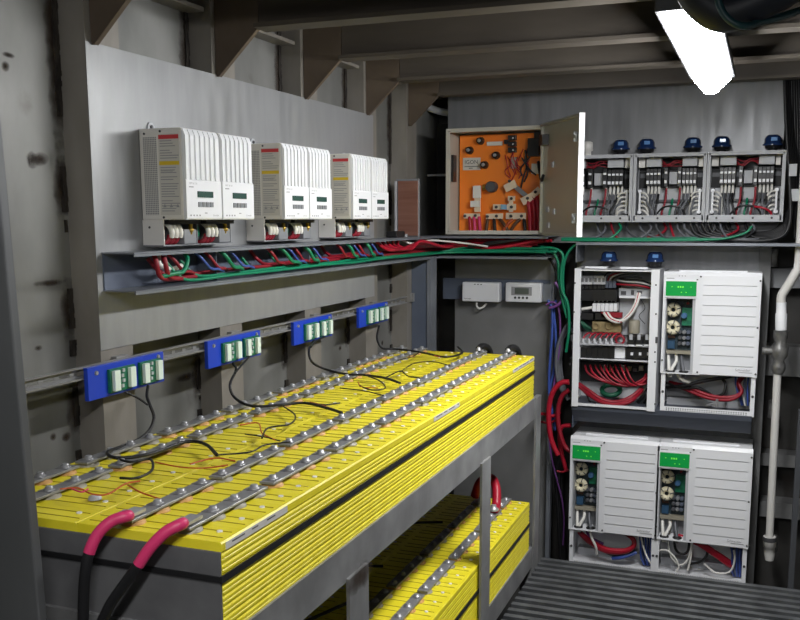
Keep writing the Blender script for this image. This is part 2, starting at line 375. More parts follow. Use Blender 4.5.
for tier, zt, zb, n in (('upper', ZT, ZBOT, NU), ('lower', ZLT, -1.43, NL)):
    YC0 = YCU+(YOFF if tier == 'lower' else 0)
    for (x0, x1, t1, t2, nm) in [(a, b, c+(.018 if tier == 'lower' and c == -1.056 else 0), d, e) for a, b, c, d, e in ROWS]:
        protos = {}
        for i in range(n):
            lab = 'yellow battery cell, %s from the post end of the %s row, %s tier' % (ORD[i], nm, tier)
            grp = 'yellow battery cells on the %s tier, %s row' % (tier, nm)
            par = (i//4) % 2
            if i in (0, 4): protos[par] = make_cell(x0, x1, t1, t2, zt, zb, YC0+PITCH*i, lab, grp, pinkb if par == 0 else termg, termg if par == 0 else pinkb)
            else: dup(protos[par], (0, PITCH*(i-4*par), 0), lab)
        # bus bars: strips bolted over four cells each
        for t, rown in ((t1, 'first'), (t2, 'second')):
            side = {-1.038: 'inner row of the aisle-side cells', (-1.056): 'inner row of the aisle-side cells', (-.934): 'outer row of the aisle-side cells', (-1.405): 'row against the wall', (-1.315): 'second row from the wall'}[round(t, 3)]
            pb = None
            for kx in range((n+3)//4):
                k0 = kx*4; k1 = min(n, k0+4)-1
                ya = YC0+PITCH*k0+PITCH/2
                lab = 'silver bus bar, %s from the post end, %s, %s tier' % (ORD[kx], side, tier)
                if pb is None or k1-k0 != 3:
                    yb = YC0+PITCH*k1+PITCH/2
                    m = MB().box(t-.017, t+.017, ya-.026, yb+.026, zt+.0085, zt+.0135)
                    for q in range(k0, k1+1):
                        yq = YC0+PITCH*q+PITCH/2
                        m.box(t-.0172, t+.0172, yq-.014, yq+.014, zt+.0135, zt+.0145)
                    pbn = tag(m.build('bus_bar', busm, bevel=.001, seg=1), lab, 'bus bar', 'bus bars on the %s tier' % tier)
                    for q in range(k0, k1+1):
                        yq = YC0+PITCH*q+PITCH/2
                        MB().lathe((t, yq, zt+.0145), (0, 0, 1), [(0, .012), (.0018, .012), (.0018, .0085), (.0075, .008), (.0085, .006)], 6).build('bolt', chrome, pbn)
                    if pb is None: pb = pbn; KIDS['y'] = ya
                else:
                    dup(pb, (0, ya-KIDS['y'], 0), lab)
YC0 = YCU
YE = YC0+PITCH*NU; YEL = YC0+YOFF+PITCH*NL
def end_plate(zb, zt, y, lab): return tag(B(XC, XA-.001, y-.005, y, zb, zt).build('end_plate', endp_m, bevel=.001), lab, 'plate')
end_plate(ZBOT, -.566, YC0-.001, 'dark grey end plate on the upper battery pack facing the red cables')
end_plate(-1.43, -1.168, YC0+YOFF-.001, 'dark grey end plate on the lower battery pack below the red cables')
def strap(z, y1, lab, YC0=YC0):
    m = MB(); t = .003; a0, a1 = XC-.001, XA+.0005; y0 = YC0-.0065
    m.box(a1, a1+t, y0-t, y1+t, z-.0065, z+.0065).box(a0, a1, y0-t, y0, z-.005, z+.005).box(a0, a1, y1, y1+t, z-.0065, z+.0065)
    return tag(m.build('strap', black), lab, 'strap')
strap(-.614, YE+.001, 'black strap round the upper yellow battery pack'); strap(-1.245, YEL+.001, 'black strap round the lower yellow battery pack', YC0+YOFF)
for y0, y1, lab in ((1.352, PX(287, 508, XA).y, 'white label strip on the upper pack edge at the near corner above the strap'), (2.46, 2.70, 'white label strip halfway along the upper pack edge'), (3.36, 3.70, 'white label strip at the bulkhead end of the upper pack edge')):
    o = tag(B(XA, XA+.0012, y0, y1, ZT-.016, ZT-.003).build('label_strip', label_m), lab, 'label')
    m = MB()
    y = y0+.02
    while y < y1-.02:
        l = random.uniform(.02, .07); m.box(XA+.0012, XA+.0016, y, min(y+l, y1-.01), ZT-.0085, ZT-.006); y += l+random.uniform(.01, .04)
    m.build('lettering', ink, o)
# the two thick red-sleeved power cables at the post end
def power(t, pts, r, lab, cut):
    p = smooth(pts, 8); n = int(len(p)*cut)
    o = tag(MB().tube(p[n-1:], r*.97, 14, 1).build('power_cable', black), lab, 'cable', 'battery power cables')
    MB().tube(p[:n+1], r*1.06, 14, 1).build('red_sleeve', magenta, o)
    a = p[0]; z = ZT+.020
    MB().box(t-.013, t+.013, YC0+.004, YC0+.060, z-.003, z+.003).cyl((t, YC0-.004, z), (t, YC0+.018, z), .0115, 12).build('lug', silver, o)
y0 = YC0
power(-1.056, [(-1.056, YC0+.012, ZT+.020), PY(128, 516, 1.325), PY(112, 521, 1.305), PY(98, 534, 1.288), PY(89, 553, 1.275), PY(85, 575, 1.27), PY(83.5, 600, 1.27), PY(83, 640, 1.27), PY(83, 720, 1.27), PY(84, 900, 1.27), PY(84, 1250, 1.27)], .0100,
      'thick black power cable with red sleeve, leaving the inner bus bar', .40)
power(-.934, [(-.934, YC0+.012, ZT+.020), PY(182, 524, 1.325), PY(166, 532, 1.305), PY(150, 548, 1.29), PY(137, 567, 1.28), PY(124, 585, 1.275), PY(108, 609, 1.27), PY(98, 640, 1.27), PY(94, 720, 1.27), PY(94, 900, 1.27), PY(94, 1250, 1.27)], .0100,
      'thick black power cable with red sleeve, leaving the outer bus bar', .385)
# red cable with lugs on the lower pack
q = PZ(500.5, 511, -1.13); y = q.y
o = cable([(-.934, y-.01, -1.128), (-.935, y+.03, -1.12), (-.95, y+.08, -1.06), (-.985, y+.12, -1.035), (-1.03, y+.13, -1.06), (-1.056, y+.14, -1.125)], .018, red, 'red jumper cable looping between the rows on the lower pack', 'jumper_cable', n=12)
MB().lathe((-.934, y-.012, -1.126), (0, 0, 1), [(0, .02), (.008, .02), (.012, .012), (.022, .01)], 10).build('lug', silver, o)
# black lug blocks at the bulkhead end of the upper pack
for (px, py, lab) in ((490, 349, 'black plug at the bulkhead end of the inner bus bar row'), (522, 346, 'black plug at the bulkhead end of the outer bus bar row')):
    p = PZ(px, py, ZT+.03)
    yy = YE-.03; t = -1.056 if px < 500 else -.934
    o = tag(MB().tube([(t, yy-.05, ZT+.03), (t, yy, ZT+.034), (t+.012, yy+.05, ZT+.02), (t+.012, yy+.09, ZT-.03), (t+.01, yy+.10, ZT-.16)], .013, 10, 4).build('end_cable', black), lab, 'cable')
    MB().lathe((t, yy-.05, ZT+.022), (0, 0, 1), [(0, .011), (.008, .011), (.010, .007), (.016, .007)], 8).build('lug', silver, o)

# ------------------------------------------------------------------ DIN rail and blue terminal boards
XD = -1.512
m = MB(); ya, yb = 1.36, 4.03
m.box(XD-.006, XD, ya, yb, -.3535, -.3500).box(XD-.006, XD, ya, yb, -.3800, -.3765)
m.box(XD-.014, XD-.012, ya, yb, -.3610, -.3500).box(XD-.014, XD-.012, ya, yb, -.3800, -.3700)
y = ya
while y < yb-.05: m.box(XD-.014, XD-.012, y, y+.016, -.3705, -.3600); y += .052
m.box(XD-.014, XD-.004, ya, yb, -.3525, -.3505).box(XD-.014, XD-.004, ya, yb, -.3795, -.3775)
din = tag(m.build('mounting_rail', rack_m), 'slotted silver mounting rail along the hull frames behind the blue boards', 'rail')
for f in FR[1:]: B(XP-.002, XD-.014, f+.04, f+.09, -.385, -.345).build('rail_bracket', rack_m, din)
boards = [(84, 369, 163, 355), (205, 341, 259, 331), (293, 321, 333, 314.5), (360, 309.5, 390, 304)]
XBD = -1.50
labs = ['blue terminal board beside the near post, first along the rail', 'blue terminal board second from the near post on the rail', 'blue terminal board third from the near post on the rail', 'blue terminal board at the bulkhead end of the rail']
ends = [(1.811, 2.12), (2.338, 2.635), (2.881, 3.19), (3.445, 3.757)]
prot = None; BY = []
for i, ((a, b), lab) in enumerate(zip(ends, labs)):
    BY.append(a)
    if prot is None:
        z1, z0 = -.352, -.433; w = .308
        r = thing('terminal_board', (XBD, a+w/2, z0), lab, 'circuit board', 'blue boards on the rail')
        B(XBD-.012, XBD, a, a+w, z0, z1).build('base_panel', bluebd, r, bevel=.001)
        for u0, u1 in ((.235, .56), (.635, .935)):
            ya, yb = a+w*u0, a+w*u1
            pc = B(XBD, XBD+.008, ya, yb, z0+.008, z1-.014).build('circuit_module', pcb, r)
            for v0, v1 in ((.07, .29), (.70, .92)):
                B(XBD+.008, XBD+.018, ya+(yb-ya)*v0, ya+(yb-ya)*v1, z0+.012, z1-.018).build('connector', mint, pc, bevel=.001)
            m = MB()
            for k in range(4): m.box(XBD+.008, XBD+.012, ya+(yb-ya)*(.42+.05*(k % 2)), ya+(yb-ya)*(.50+.05*(k % 2)), z0+.016+.013*k, z0+.024+.013*k)
            m.build('chip', lgrey, pc)
        for u, z in ((.1, z1-.016), (.92, z1-.010)):
            MB().lathe((XBD, a+w*u, z), (1, 0, 0), [(0, .006), (.004, .005)], 8).build('screw', chrome, r)
        prot = r
    else: dup(prot, (0, a-ends[0][0], 0), lab)
# black sense cables from each board to the cells and the thin wires lying on the pack
ZW = ZT+.022
def on(px, py, z=ZW): return PZ(px, py, z)
def xw(px, py, x): return PX(px, py, x)
C = [
 ([xw(148, 386, XBD+.012), xw(147, 396, -1.47), xw(150, 405, -1.45), xw(154, 418, -1.44), xw(148, 432, -1.43), xw(132, 443, -1.42), on(108, 452), on(118, 458), on(150, 454), on(185, 442), on(205, 444), on(217, 455)], .0042, 'thick black sense cable dropping from the first blue board'),
 ([xw(125, 392, XBD+.012), xw(138, 398, -1.47), xw(148, 405, -1.45)], .0030, 'short black branch cable under the first blue board'),
 ([xw(233, 363, XBD+.012), xw(236, 370, -1.47), xw(230, 385, -1.45), xw(235, 398, -1.43), on(252, 406), on(280, 405), on(305, 403), on(330, 409), on(342, 413)], .0042, 'thick black sense cable dropping from the second blue board'),
 ([xw(250, 356, XBD+.012), xw(241, 366, -1.47), xw(235, 373, -1.45)], .0030, 'short black branch cable under the second blue board'),
 ([xw(314, 341, XBD+.012), xw(309, 350, -1.46), xw(312, 362, -1.44), on(325, 369), on(345, 374), on(365, 375), on(385, 378), on(400, 383)], .0042, 'thick black sense cable dropping from the third blue board'),
 ([xw(325, 337, XBD+.012), xw(316, 341, -1.48), xw(311, 347, -1.46)], .0030, 'short black branch cable under the third blue board'),
 ([xw(379, 326, XBD+.012), xw(377, 338, -1.46), xw(382, 348, -1.43), on(395, 349), on(420, 352), on(445, 357), on(462, 353), on(458, 347)], .0042, 'thick black sense cable dropping from the fourth blue board'),
 ([on(108, 455), on(130, 462), on(150, 459), on(152, 470), on(137, 478), on(120, 478)], .0030, 'black sense wire curled at the near end of the wall-side rows'),
 ([on(217, 455), on(250, 452), on(265, 445), on(290, 442)], .0020, 'thin black sense wire running from the first cable to the inner row'),
 ([on(283, 406), on(295, 415), on(290, 424), on(268, 428), on(262, 438)], .0024, 'dark sense wire looping below the second cable'),
 ([on(305, 403), on(322, 405), on(340, 403)], .0024, 'dark sense wire tail ending past the second cable'),
 ([on(365, 375), on(380, 381), on(385, 388), on(372, 390), on(360, 386)], .0024, 'dark sense wire looping below the third cable'),
 ([on(385, 378), on(400, 371), on(408, 376), on(420, 378)], .0024, 'dark sense wire loop past the third cable'),
 ([on(340, 388), on(365, 391), on(385, 396)], .0020, 'thin dark sense wire running across the cells midway'),
 ([on(400, 372), on(415, 363), on(435, 362), on(450, 366)], .0020, 'thin dark sense wire crossing the cells below the fourth cable'),
 ([on(420, 352), on(412, 357), on(398, 360)], .0020, 'thin dark sense wire bending back below the fourth cable'),
]
for pts, r, lab in C: cable(pts, r, black, lab, 'sense_cable' if r > .0028 else 'sense_wire', group='sense wiring on the upper pack')
RW = [
 ([on(60, 489), on(78, 488), on(92, 494), on(108, 494), on(125, 484), on(140, 481)], orangew, 'orange wire at the near end between wall-side and inner rows'),
 ([on(128, 485), on(140, 492), on(160, 499)], orangew, 'short orange wire branching toward the inner bus bar'),
 ([on(155, 462), on(180, 467), on(205, 468), on(228, 465)], orangew, 'orange wire beside the first sense cable tail'),
 ([on(190, 464), on(215, 458), on(235, 461)], orangew, 'thin orange wire crossing the first sense cable tail'),
 ([on(240, 425), on(258, 423), on(262, 433), on(275, 440)], orangew, 'orange wire looping toward the inner row midway'),
 ([on(245, 434), on(265, 437), on(280, 441)], black, 'thin dark wire under the second sense cable loop'),
 ([on(340, 412), on(322, 405), on(310, 402)], orangew, 'thin orange wire at the end of the second sense cable'),
 ([on(358, 382), on(362, 387), on(378, 388)], orangew, 'orange wire below the third sense cable'),
 ([on(410, 350), on(425, 353), on(440, 357)], orangew, 'orange wire below the fourth sense cable'),
 ([on(88, 489), on(82, 492), on(72, 489)], magenta, 'short pink wire on the second row beside the near post'),
]
for pts, mm, lab in RW: cable(pts, .0018, mm, lab, 'sense_wire', group='thin wires on the upper pack', n=6)
for (px, py, s, lab) in ((95, 499, .012, 'grey ring terminal lying near the orange wires'),):
    p = on(px, py, ZT+.003); tag(MB().lathe(p, (0, 0, 1), [(0, .014), (.006, .012), (.008, .006)], 12).build('ring_terminal', lgrey), lab, 'terminal')
# dark wires on the shaded lower pack
ZL = ZLT+.02
for k, pts in enumerate([[(-1.40, 2.3, ZL), (-1.30, 2.5, ZL), (-1.22, 2.7, ZL), (-1.12, 2.75, ZL)], [(-1.40, 3.0, ZL), (-1.26, 3.05, ZL+.01), (-1.18, 3.2, ZL), (-1.08, 3.25, ZL)], [(-1.36, 2.0, ZL), (-1.2, 2.2, ZL), (-1.1, 2.45, ZL)]]):
    cable(pts, .005, black, 'black sense wire in the shade on the lower pack, %s from the post' % ORD[[1, 2, 0][k]], 'sense_wire', group='wires on the lower pack')

# ================================================================== hull-side mounting panel, cable tray, charge controllers
XW = XP+.0015                     # face of the panel
tag(B(XP, XW, 1.912, 3.70, -.325, .424).build('mounting_plate', panel_m, bevel=.001), 'brushed grey steel panel on the hull frames behind the white charge controllers', 'panel')
ZT1, ZT0, XT, YT = -.080, -.174, -1.44, 4.25
YPAN = 4.50                      # bulkhead panels' face
tr = thing('cable_tray', (-1.49, 3, ZT0), 'grey steel cable tray running below the charge controllers and round the corner', 'cable tray')
for z, nm in ((ZT1, 'upper_plate'), (ZT0, 'lower_plate')):
    m = MB().prism([(XW, 1.932), (XT, 1.932), (XT, YT), (-.915, YT), (-.915, YPAN), (XW, YPAN)], z-.004, z, 'z')
    m.box(XT-.003, XT, 1.932, YT, z-.010, z-.003).box(XT, -.915, YT, YT+.003, z-.010, z-.003)
    m.build(nm, tray_m, tr)
B(XW, XW+.004, 1.934, 3.72, ZT0, ZT1-.004).build('back_plate', slate_m, tr)
for y in (2.35, 2.95, 3.5): B(XW+.004, XT-.03, y, y+.003, ZT0, ZT1-.004).build('divider', slate_m, tr)
col = thing('tray_support', (-1.5, 4.2, ZF), 'blue-grey steel column under the tray corner', 'support')
B(-1.54, -1.462, 4.16, 4.20, ZF, ZT0-.005).build('flange', slate_m, col)
B(-1.462, -1.444, 4.155, 4.24, ZF, ZT0-.005).build('web', tray_m, col)

def make_mppt(y, label, outer):
    w = .171; xf = -1.409; x0 = XW+.001
    r = thing('charge_controller', (-1.47, y+w/2, -.068), label, 'charge controller', 'white charge controllers above the tray')
    # case: side silhouette in X-Z, extruded along Y
    B(x0, xf, y, y+w, .000, .234).build('case', offw, r, bevel=.003)
    m = MB().box(x0, -1.480, y+w-.003, y+w, -.0665, 0).box(x0, x0+.003, y, y+w, -.0665, 0).box(x0, -1.475, y, y+w, -.0700, -.0665)
    m.build('wiring_box', grey, r)
    if outer: B(x0, -1.472, y-.0005, y+.003, -.0665, 0).build('skirt', offw, r)
    # front cover with six fins in its upper part
    c = MB()
    c.prism([(xf, .0), (xf+.007, .0), (xf+.010, .004), (xf+.010, .100), (xf+.006, .106), (xf+.006, .220), (xf, .232)], y+.001, y+w-.001, 'y')
    n = 7
    for k in range(n):
        yy = y+.003+(w-.006)*k/n
        c.prism([(xf+.002, .103), (xf+.0105, .103), (xf+.0105, .214), (xf+.002, .233)], yy, yy+(w-.006)/n*.58, 'y')
    c.build('front_cover', white2, r)
    xx = xf+.0102
    B(xx, xx+.002, y+.052, y+.126, .058, .074).build('display', lcd, r)
    for k in range(4):
        B(xx, xx+.0025, y+.054+.019*k, y+.068+.019*k, .033, .046).build('button', grey, r)
        
    m = MB().text('MPPT 60 150', .007, (xx, y+.014, .091), (0, 1, 0), (0, 0, 1)).box(xx, xx+.0006, y+.014, y+.034, .083, .0855)
    m.text('Schneider', .0072, (xx, y+.125, .009), (0, 1, 0), (0, 0, 1)).box(xx, xx+.0006, y+.085, y+.096, .016, .0185)
    for k in range(4): B(xx, xx+.0006, y+.016+.014*k, y+.021+.014*k, .009, .013).build('indicator', inkl, r)
    m.build('lettering', inkl, r)
    # the vented side and its rating label
    if outer:
        B(x0+.012, x0+.054, y-.001, y, .012, .212).build('vent_panel', vent_m, r)
        lb = B(x0+.060, xf-.006, y-.0012, y, .012, .219).build('rating_label', label_m, r)
        B(x0+.061, xf-.007, y-.0018, y-.0012, .206, .2165).build('warning_stripe', warnr, lb)
        B(x0+.061, xf-.007, y-.0018, y-.0012, .140, .150).build('caution_stripe', warny, lb)
        m = MB(); z = .200
        rs = random.Random(3)
        while z > .02:
            if not .135 < z < .156: m.box(x0+.064, x0+.064+rs.uniform(.03, .057), y-.0016, y-.0012, z, z+.0022)
            z -= .0065 if rs.random() > .2 else .011
        m.text('Schneider', .010, (x0+.064, y-.0014, .122), (1, 0, 0), (0, 0, 1))
        for k in range(3): m.prism([(x0+.068+.02*k, .032), (x0+.078+.02*k, .032), (x0+.073+.02*k, .041)], y-.0016, y-.0012, 'y')
        m.build('lettering', inkl, lb)
    for (xs, zs) in ((x0+.017, .221), (x0+.066, .226), (x0+.022, -.02), (x0+.068, .006)):
        MB().cyl((xs, y, zs), (xs, y-.002, zs), .0032, 8).build('screw', ink, r)
    for yy in (y+.05,):
        MB().prism([(yy-.014, .232), (yy+.014, .232), (yy+.014, .246), (yy+.007, .254), (yy-.007, .254), (yy-.014, .246)], x0, x0+.004, 'x').build('mounting_tab', lgrey, r)
        MB().cyl((x0+.004, yy, .243), (x0+.008, yy, .243), .005, 8).build('screw', ink, r)
    # wiring compartment
    B(x0+.004, -1.468, y+.088, y+.148, -.066, -.026).build('conduit_box', grey, r, bevel=.003)
    B(x0+.004, -1.462, y+.012, y+w-.01, -.012, -.001).build('terminal_strip', blackp, r)
    MB().lathe((-1.470, y+.122, -.012), (0, 0, -1), [(0, .006), (.012, .006), (.013, .009), (.02, .009), (.021, .005), (.028, .004)], 10).build('ground_stud', brass, r)
    for k in range(3):
        yy = y+.030+.020*k
        MB().tube([(-1.49, yy, -.006), (-1.474, yy, -.018), (-1.470, yy+.004, -.034), (-1.474, yy+.006, -.046)], .0075, 8, 3).build('white_lead', whitec, r)
        MB().tube([(-1.478, yy+.004, -.040), (-1.482, yy+.002, -.054), (-1.492, yy-.004, -.062), (-1.52, yy-.004, -.064)], .0062, 8, 3).build('red_lead', dred, r)
    MB().tube([(-1.50, y+.016, -.006), (-1.492, y+.012, -.028), (-1.495, y+.016, -.045), (-1.52, y+.02, -.06)], .0045, 8, 3).build('green_lead', green, r)
    return r
YM = [2.104, 2.281, 2.642, 2.817, 3.168, 3.345]
ML = ['white charge controller with a fully visible side label, first from the near post', 'white charge controller second from the near post, right after the labelled first one',
      'white charge controller third from the near post, first of the middle pair', 'white charge controller fourth from the near post, second of the middle pair',
      'white charge controller fifth from the near post, first of the pair by the corner', 'white charge controller nearest the bulkhead corner, beside the brownish metal box']
mps = [make_mppt(YM[k], ML[k], k == 0) for k in (0, 1)]
for k in range(2, 6): dup(mps[k % 2], (0, YM[k]-YM[k % 2], 0), ML[k])

# ------------------------------------------------------------------ cables lying in the tray and turning along the bulkhead
zt = ZT0+.006
def traycable(j, y0, x, z, m, r, x1, y1, z1, lab, grp):
    pts = [(x-.02, y0, z+.05), (x-.005, y0+.03, z+.015), (x, y0+.09, z)]
    y = y0+.3
    while y < 3.95: pts.append((x+random.uniform(-.006, .006), y, z+random.uniform(0, .006))); y += .3
    pts += [(x+.01, 4.12, z+.002), (x+.05, y1-.04, z+.006), (x+.16, y1, z1)]
    xx = x+.4
    while xx < x1: pts.append((xx, y1+random.uniform(-.006, .006), z1+random.uniform(-.004, .006))); xx += .2
    pts.append((x1, y1, z1+.002))
    return cable(pts, r, m, lab, 'tray_cable', group=grp, step=4)
for j in range(5):
    traycable(j, [2.12, 2.2, 2.55, 2.75, 3.1][j], -1.458-.014*j, zt+.004+.006*(j % 2), green, .0048, -.93+.01*j, 4.272+.012*j, zt+.012+.010*(j % 3),
              'green cable, %s of those starting along the wall tray from the near post' % ORD[j], 'green cables in the wall tray')
for j in range(3):
    traycable(j, [2.07, 2.62, 3.15][j], -1.482-.014*j, zt+.018+.006*j, [dred, dred, dred][j], .0055, -1.0+.02*j, 4.30+.02*j, zt+.038+.010*j,
              'red cable, %s of those starting along the wall tray from the near post' % ORD[j], 'red cables in the wall tray')
# pigtails dropping from the controllers through the upper plate
def pigtail(y, m, r, dy, x, lab, z0=ZT1-.006, grp='leads dropping under the controllers'):
    return cable([(x-.02, y, z0), (x, y+dy*.1, z0-.02), (x+.006, y+dy*.4, z0-.05), (x+.004, y+dy*.75, zt+.028), (x-.012, y+dy*1.2, zt+.02)], r, m, lab, 'tray_lead', group=grp)
names = ['first', 'second', 'third', 'fourth', 'fifth', 'sixth']
for k, y in enumerate(YM):
    pigtail(y+.14, blue, .004, .12, -1.458, 'blue lead curving into the tray below the %s controller from the post' % names[k])
    pigtail(y+.02, dred, .0048, .10, -1.464, 'dark red lead dropping into the tray below the %s controller from the post' % names[k])
    pigtail(y+.085, green, .006, [-.10, .10, .12, .09, .08, .07][k], -1.452, 'green lead curling into the tray below the %s controller from the post' % names[k])
for k, (y, dx) in enumerate(((2.06, 0), (2.09, .006))):
    cable([(-1.475+dx, y, ZT1-.006), (-1.462+dx, y-.008, -.11), (-1.462+dx, y+.005, -.145), (-1.465+dx, y+.05, zt+.012), (-1.475, y+.16, zt+.012)], .0065, dred, 'thick dark red cable arching down at the post end of the tray, %s' % ['outer', 'inner'][k], 'tray_lead', group='red leads at the tray end')
cable([(-1.49, 2.10, ZT1-.006), (-1.478, 2.09, -.118), (-1.475, 2.14, -.130), (-1.48, 2.19, -.124)], .0065, whitec, 'short white lead stub at the post end of the tray', 'tray_lead')
# red feeders coming down at the corner and running under the orange box
for k in range(5):
    y0 = 3.62+.045*k
    cable([(-1.50+.008*k, y0, ZT1-.006), (-1.475, y0+.02, -.115), (-1.462+.004*k, y0+.10, -.130), (-1.468+.01*k, 3.98, -.122+.006*k), (-1.44+.012*k, 4.18, -.128), (-1.36, 4.285+.010*k, -.122), (-1.22, 4.29+.012*k, -.135+.012*k), (-1.10+.03*k, 4.29+.010*k, -.126+.006*k), (-.99+.02*k, 4.30, -.100)], .0072, [red, dred, red, dred, red][k],
          'thick red cable swinging round the tray corner, %s from the hull wall end' % ORD[k], 'feeder_cable', group='red feeders at the tray corner')
cable([(-1.475, 3.86, -.09), (-1.455, 3.94, -.108), (-1.43, 4.12, -.098), (-1.33, 4.262, -.112), (-1.2, 4.258, -.128)], .0045, whitec, 'thin white cable over the red feeders at the tray corner', 'tray_lead')
for k in range(2):
    cable([(-1.30+.06*k, 4.275, -.13), (-1.2, 4.268, -.118+.008*k), (-1.08, 4.27, -.10), (-1.02+.03*k, 4.30, -.085)], .006, black, 'black cable lying over the red feeders below the orange-backed box, %s' % ['lower', 'upper'][k], 'feeder_cable')

# ================================================================== the corner: frame end, brown box, dark recess
p0, p1 = PY(394, 178, 4.02), PY(418.5, 233, 4.02)
jb = thing('junction_box', ((p0.x+p1.x)/2, 4.05, p1.z), 'brownish reflective metal box standing on the tray in the corner', 'metal box')
xj0, xj1 = PY(396, 205, 4.0).x, PY(418.5, 205, 4.0).x
B(xj0, xj1, 4.0, 4.02, ZT1+.001, PY(405, 179, 4.0).z).build('case', grey, jb, bevel=.002)
B(xj0+.012, xj1-.002, 3.994, 4.0, ZT1+.006, PY(405, 181, 4.0).z).build('lid', brownb, jb)
B(xj0-.001, xj0+.006, 3.985, 4.0, ZT1+.006, PY(405, 181, 4.0).z).build('edge_strip', lgrey, jb)
for x in (-1.518, -1.497): MB().cyl((x, 3.97, ZT1+.001), (x, 3.97, ZT1+.014), .009, 8).build('gland', chrome, jb)
o = tag(B(-1.525, -1.475, 3.80, 3.90, ZT1+.001, ZT1+.028).build('cable_gland', blackp, bevel=.004), 'black plastic gland block on the tray beside the corner controller', 'cable gland')
a, b = PY(430, 108, 4.6), PY(449, 113, 4.6)
tag(MB().tube([a+Vector((-.02, 0, .04)), a, b, b+Vector((.1, 0, 0))], .018, 10, 4).build('pipe_elbow', lgrey), 'short light grey pipe elbow high in the dark corner', 'pipe')
a = PY(436, 120, 4.7)
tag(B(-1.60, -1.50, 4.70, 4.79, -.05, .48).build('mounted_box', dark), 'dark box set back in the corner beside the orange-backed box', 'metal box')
tag(B(-1.60, -1.46, 4.55, 4.575, .212, .222).build('mounting_bar', lgrey), 'thin pale horizontal bar in the dark corner recess', 'bar')

# ================================================================== bulkhead plates
def q3(a, Y): return PY(a[0], a[1], Y)
x0 = PY(448, 100, YPAN).x; x1 = PY(786, 100, YPAN).x
tag(B(x0, x1, YPAN, YPAN+.006, PY(600, 243, YPAN).z, .80).build('bulkhead_plate', panel_b, bevel=.001), 'large brushed grey panel on the bulkhead carrying the breaker boxes', 'panel')
z1 = PY(500, 258, YPAN).z
lp = thing('plate', (0, 0, 0), '', '') if False else None
tag(B(PY(455, 300, YPAN).x, PY(553, 300, YPAN).x, YPAN, YPAN+.006, ZF, ZT0-.006).build('bulkhead_plate', panel_d, bevel=.001), 'plain grey plate on the bulkhead behind the two small white boxes', 'panel')
tag(B(PY(551, 300, YPAN-.02).x, PY(555, 300, YPAN-.02).x, YPAN-.04, YPAN, ZF, ZT0-.006).build('edge_angle', tray_m), 'pale vertical edge strip beside the hanging cables at the bulkhead', 'strip')
YI = 4.30; YIP = 4.53           # inverter fronts and the plate behind them
zs = PY(700, 243, YI).z
tag(B(PY(576, 300, YIP).x, PY(757, 300, YIP).x, YIP, YIP+.006, -1.72, zs-.02).build('backing_plate', panel_b, bevel=.001), 'grey plate on the bulkhead behind the inverters', 'panel')
tag(B(PY(757, 300, YIP+.01).x, PY(769, 300, YIP+.01).x, YIP+.01, YIP+.016, -1.75, -.13).build('backing_strip', panel_d), 'dark grey vertical strip between the inverters and the white pipe', 'strip')
for n_, (px, w, lab) in enumerate(((565, .05, 'dark steel upright behind the hanging cables'),)):
    x = PY(px, 300, 4.7).x; struct(B(x, x+w, 4.72, YB, ZF, ZC).build('trim_%d' % (40+n_), bulk_m))
# right-hand tray under the breaker boxes
tb = thing('equipment_shelf', (-.3, 4.4, zs-.02), 'grey steel shelf along the bulkhead under the breaker boxes', 'shelf')
xs0, xs1 = PY(576, 243, YI).x, .75
B(xs0, xs1, YI, YPAN, zs-.004, zs).build('shelf_plate', tray_m, tb)
B(xs0, xs1, YI, YI+.003, zs-.012, zs-.004).build('front_lip', tray_m, tb)
B(xs0, xs0+.004, YI+.003, YPAN, zs-.09, zs-.004).build('end_gusset', tray_m, tb)
# grey blue strip and the two small white boxes
zc = PY(500, 290, YPAN-.03).z
st = tag(B(PY(443, 290, YPAN-.02).x, PY(551, 290, YPAN-.02).x, YPAN-.02, YPAN, zc-.052, zc+.052).build('mounting_strip', slate_m, bevel=.001), 'blue-grey horizontal strip carrying the two small white boxes', 'strip')
YS = YPAN-.021
a, b = PY(462, 282, YS-.05), PY(499, 302.5, YS-.05)
t = thing('mounted_sensor_box', ((a.x+b.x)/2, YS-.03, b.z), 'plain small white box with a short white tail cable', 'control box')
B(a.x, b.x, YS-.05, YS, b.z, a.z).build('case', white2, t, bevel=.006)
for k in range(3): B(a.x+.062+.016*k, a.x+.070+.016*k, YS-.0508, YS-.05, a.z-.012, a.z-.008).build('indicator', ink, t)
m = MB()
m.text('Schneider', .009, (a.x+.012, YS-.0508, b.z+.012), (1, 0, 0), (0, 0, 1)); m.build('lettering', ink, t)
MB().tube([(a.x+.072, YS-.03, b.z), (a.x+.07, YS-.032, b.z-.02), (a.x+.082, YS-.03, b.z-.034), (a.x+.10, YS-.022, b.z-.028), (a.x+.115, YS-.012, b.z-.01)], .005, 8, 4).build('tail_cable', whitec, t)
a, b = PY(505.5, 282.5, YS-.05), PY(541, 303, YS-.05)
t = thing('mounted_control_box', ((a.x+b.x)/2, YS-.03, b.z), 'small white control box with a grey screen and four buttons', 'control box')
B(a.x, b.x, YS-.05, YS, b.z, a.z).build('case', white2, t, bevel=.006)
w = b.x-a.x; h = a.z-b.z
B(a.x+w*.17, a.x+w*.74, YS-.052, YS-.05, b.z+h*.36, b.z+h*.80).build('bezel', inkl, t)
B(a.x+w*.27, a.x+w*.66, YS-.0535, YS-.052, b.z+h*.43, b.z+h*.74).build('display', lcdg, t)
for k in range(4): MB().cyl((a.x+w*(.28+.11*k), YS-.05, b.z+h*.24), (a.x+w*(.28+.11*k), YS-.053, b.z+h*.24), .006, 10).build('button', ink, t)
